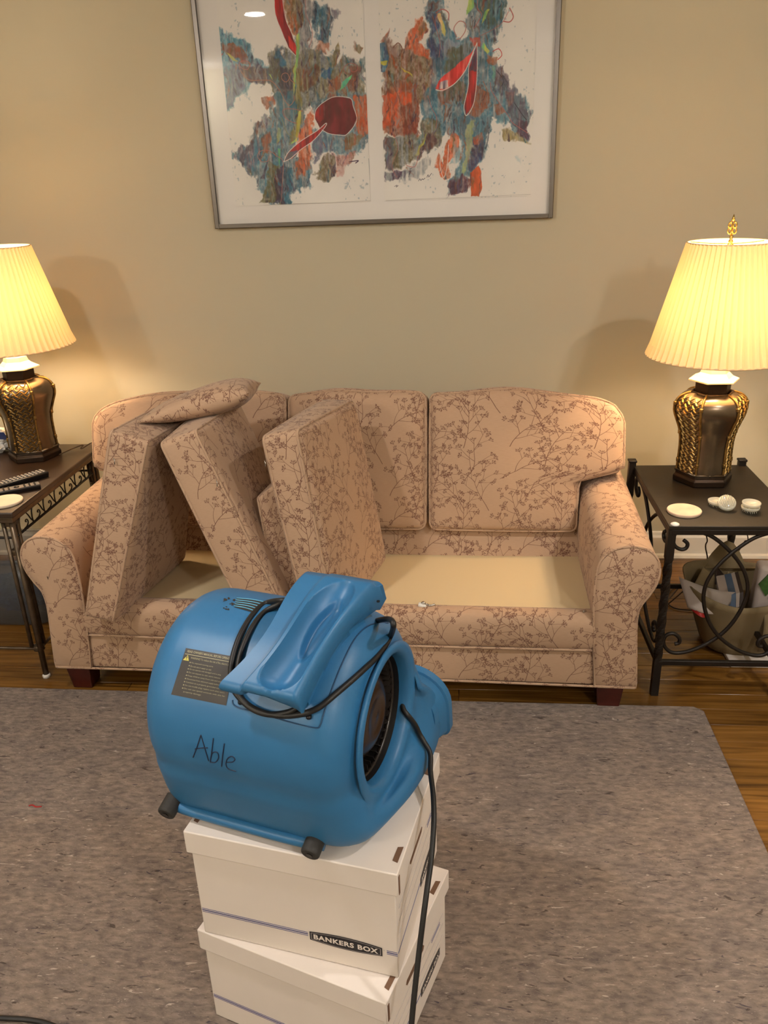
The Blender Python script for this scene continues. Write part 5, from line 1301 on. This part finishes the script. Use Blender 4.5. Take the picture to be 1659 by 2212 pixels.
# cord
def cd(pts, nm='power_cord'):
    ys = []
    for p in pts:
        q = onbody(p[0], p[1], .0085) if p[2] < 1.19 or (p[0] < 600 and p[2] < 1.29) else None
        ys.append((MW@q).y if q else (p[2] if p[2] >= 1.19 else None))
    for i in range(len(ys)):
        if ys[i] is None:
            j = i
            while ys[j] is None: j += 1
            ys[i] = lerp(ys[i-1], ys[j], 1/(j-i+1))
    return MB().tube([hq(p[0], p[1], y) for p, y in zip(pts, ys)], .0052, 10, sm=8).build(nm, 'cord', bl, True)
cd([(640, 1300, 1.30), (610, 1297, 1.29), (575, 1303, 1.26), (548, 1325, 1.22), (520, 1370, 1.16), (503, 1420, 1.115), (499, 1462, 1.09), (508, 1495, 1.075), (540, 1528, 1.06), (580, 1543, 1.05), (625, 1538, 1.055), (655, 1520, 1.08)])
cd([(640, 1290, 1.32), (606, 1305, 1.285), (572, 1322, 1.25), (545, 1355, 1.20), (524, 1400, 1.15), (514, 1440, 1.12), (512, 1490, 1.085), (535, 1522, 1.065), (575, 1541, 1.05), (625, 1546, 1.045), (680, 1533, 1.05), (730, 1495, 1.07), (785, 1447, 1.10), (822, 1410, 1.13), (843, 1375, 1.165), (850, 1350, 1.20), (842, 1338, 1.235), (822, 1339, 1.27), (805, 1345, 1.30)])
hp_ = []
for (u, v, of) in ((868, 1522, -.006), (873, 1533, .004), (880, 1546, .007), (889, 1564, .008), (899, 1585, .008), (908, 1605, .010), (917, 1628, .012)):
    q = onbody(u, v, of, bvh_all)
    if q: hp_.append(q)
hp_ += [hq(*p) for p in ((930, 1668, 1.27), (936, 1720, 1.22), (937, 1780, 1.17), (932, 1850, 1.13), (924, 1910, 1.09), (916, 1970, 1.06), (906, 2050, 1.03), (897, 2130, 1.00), (889, 2212, .97), (884, 2290, .94), (875, 2360, .91))]
MB().tube(hp_, .0052, 10, sm=8).build('power_cord', 'cord', bl, True)
# label
def quadpix(Q, u, v): return (lerp(lerp(Q[0][0], Q[1][0], u), lerp(Q[3][0], Q[2][0], u), v), lerp(lerp(Q[0][1], Q[1][1], u), lerp(Q[3][1], Q[2][1], u), v))
LQ = [(370, 1500), (489, 1524), (508, 1419), (402, 1400)]
def decal_grid(Q, nm, m_, nu, nv, off, par):
    b = MB(); ok = True
    def f(u, v):
        p = onbody(*quadpix(Q, u, v), off); return p if p else Vector((0, 0, 0))
    b.grid(f, nu, nv); return b.build(nm, m_, par, True)
lab = decal_grid(LQ, 'warning_label', 'label_black', 20, 16, .0007, bl); lab['label'] = 'black warning label with pale print'
def dtext(s, u0, u1, v0, v1, m_, bold=0., nm='label_lettering', par=lab, Q=LQ):
    tv, tf = text_mesh(s, bold); b = MB(); vs = []
    for x, y in tv:
        p = onbody(*quadpix(Q, lerp(u0, u1, x), lerp(v0, v1, y)), .0014); vs.append(p if p else Vector((0, 0, 0)))
    b.add(vs, tf); return b.build(nm, m_, par)
dtext("READ OWNER'S MANUAL BEFORE OPERATING", .055, .99, .915, .965, 'label_pale', .01)
decal_grid([quadpix(LQ, .02, .872), quadpix(LQ, .99, .872), quadpix(LQ, .99, .885), quadpix(LQ, .02, .885)], 'label_rule', 'label_pale', 8, 1, .0012, lab)
dtext('WARNING! To reduce the risk of fire, electric shock:', .155, .985, .79, .84, 'label_pale', .0)
b = MB(); b.add([onbody(*quadpix(LQ, *p), .0013) for p in ((.02, .745), (.135, .745), (.085, .865))], [(0, 1, 2)]); b.build('warning_triangle', 'label_yellow', lab)
dtext('!', .068, .088, .765, .835, 'label_black', .02)
lines = [('No exposed moving parts', .62), ('Do not use in water or rain', .6), ('Do not operate with damaged cord or plug', .8), ('Do not expose to rain; store indoors', .8), ('Keep children away from unit and cord', .85), ('Disconnect from electrical supply before servicing', .95), ('Connect to a properly grounded outlet only', .95), ('Do not modify plug; replace cord when worn', .93), ('Do not use speed controls with this fan', .95)]
for i, (s, w) in enumerate(lines):
    v = .70-i*.068
    b = MB(); b.add([onbody(*quadpix(LQ, x, y), .0013) for x, y in ((.16, v+.008), (.178, v+.008), (.178, v+.032), (.16, v+.032))], [(0, 1, 2, 3)]); b.build('bullet', 'label_pale', lab)
    dtext(s, .195, w, v, v+.036, 'label_pale')
dtext('property damage', .20, .52, .088, .124, 'label_pale')
# hand-lettered word
def marker(strokes):
    for s_ in strokes:
        P = []
        for q in (smooth([Vector((a, b2, 0)) for a, b2 in s_], 6) if len(s_) > 2 else [Vector((*lerp(Vector(s_[0]), Vector(s_[1]), k/8), 0)) for k in range(9)]):
            h = onbody(q.x, q.y, .0002)
            if h: P.append(h)
        MB().tube(P, .00105, 6).build('marker_lettering', 'marker', bl, True)
z_ = lambda *p: [(300+x/2.37, 1200+y/2.37) for x, y in p]
marker([z_((318, 918), (300, 975), (278, 1033)), z_((318, 918), (338, 985), (358, 1052)), z_((288, 990), (320, 985), (352, 984)),
        z_((382, 935), (374, 1000), (366, 1058)), z_((368, 1040), (378, 1010), (402, 1008), (408, 1035), (392, 1058), (366, 1056)),
        z_((438, 962), (430, 1020), (424, 1080)), z_((450, 1058), (480, 1056), (492, 1042), (476, 1028), (454, 1040), (446, 1068), (460, 1092), (498, 1104))])
# worn brand sticker on the crown
SQ = [(502, 1318), (560, 1325), (572, 1296), (508, 1292)]
stq = decal_grid([(506, 1312), (548, 1324), (576, 1300), (512, 1291)], 'worn_sticker', 'label_black', 10, 6, .0007, bl); stq['label'] = 'worn black and light-blue striped sticker'
for k in range(5):
    v = .1+k*.2
    ln = []
    for i in range(9):
        u = i/8; h = onbody(*quadpix([(506, 1312), (548, 1324), (576, 1300), (512, 1291)], u, min(1, v+.08*math.sin(u*3))), .0012)
        if h: ln.append(h)
    if len(ln) > 2: MB().tube(ln, .0009, 5).build('sticker_stripe', mat('sticker_blue', (96, 176, 214), .5), stq, True)
for i in range(14):
    u, v = 482+random.uniform(0, 24), 1293+random.uniform(0, 24); h = onbody(u, v, .0006)
    if h:
        b = MB(); k = random.uniform(3, 6); pts = []
        for a in range(6):
            aa = a*math.pi/3; hh = onbody(u+k*.6*math.cos(aa)*random.uniform(.5, 1.2), v+k*.5*math.sin(aa)*random.uniform(.5, 1.2), .0006)
            if hh: pts.append(hh)
        if len(pts) > 2: b.add(pts, [tuple(range(len(pts)))]); b.build('glue_residue', 'label_black', bl)
# black cable on the rug, bottom left
p = MB().tube([PZ(-80, 2190, .018), PZ(0, 2199, .018), PZ(60, 2203, .018), PZ(110, 2214, .018), PZ(160, 2240, .018), PZ(230, 2290, .018)], .0055, 8, sm=5).build('extension_cord', 'cord', None, True); tag(p, 'black extension cord on the grey rug at the bottom left', 'cord')
p = MB().tube([PZ(62, 1741, .0115), PZ(70, 1739, .0115), PZ(78, 1743, .0115), PZ(90, 1742, .0115)], .0022, 5, sm=4).build('red_thread', 'paper_red', None, True); tag(p, 'tiny red scrap of thread on the grey rug left of the boxes', 'thread')
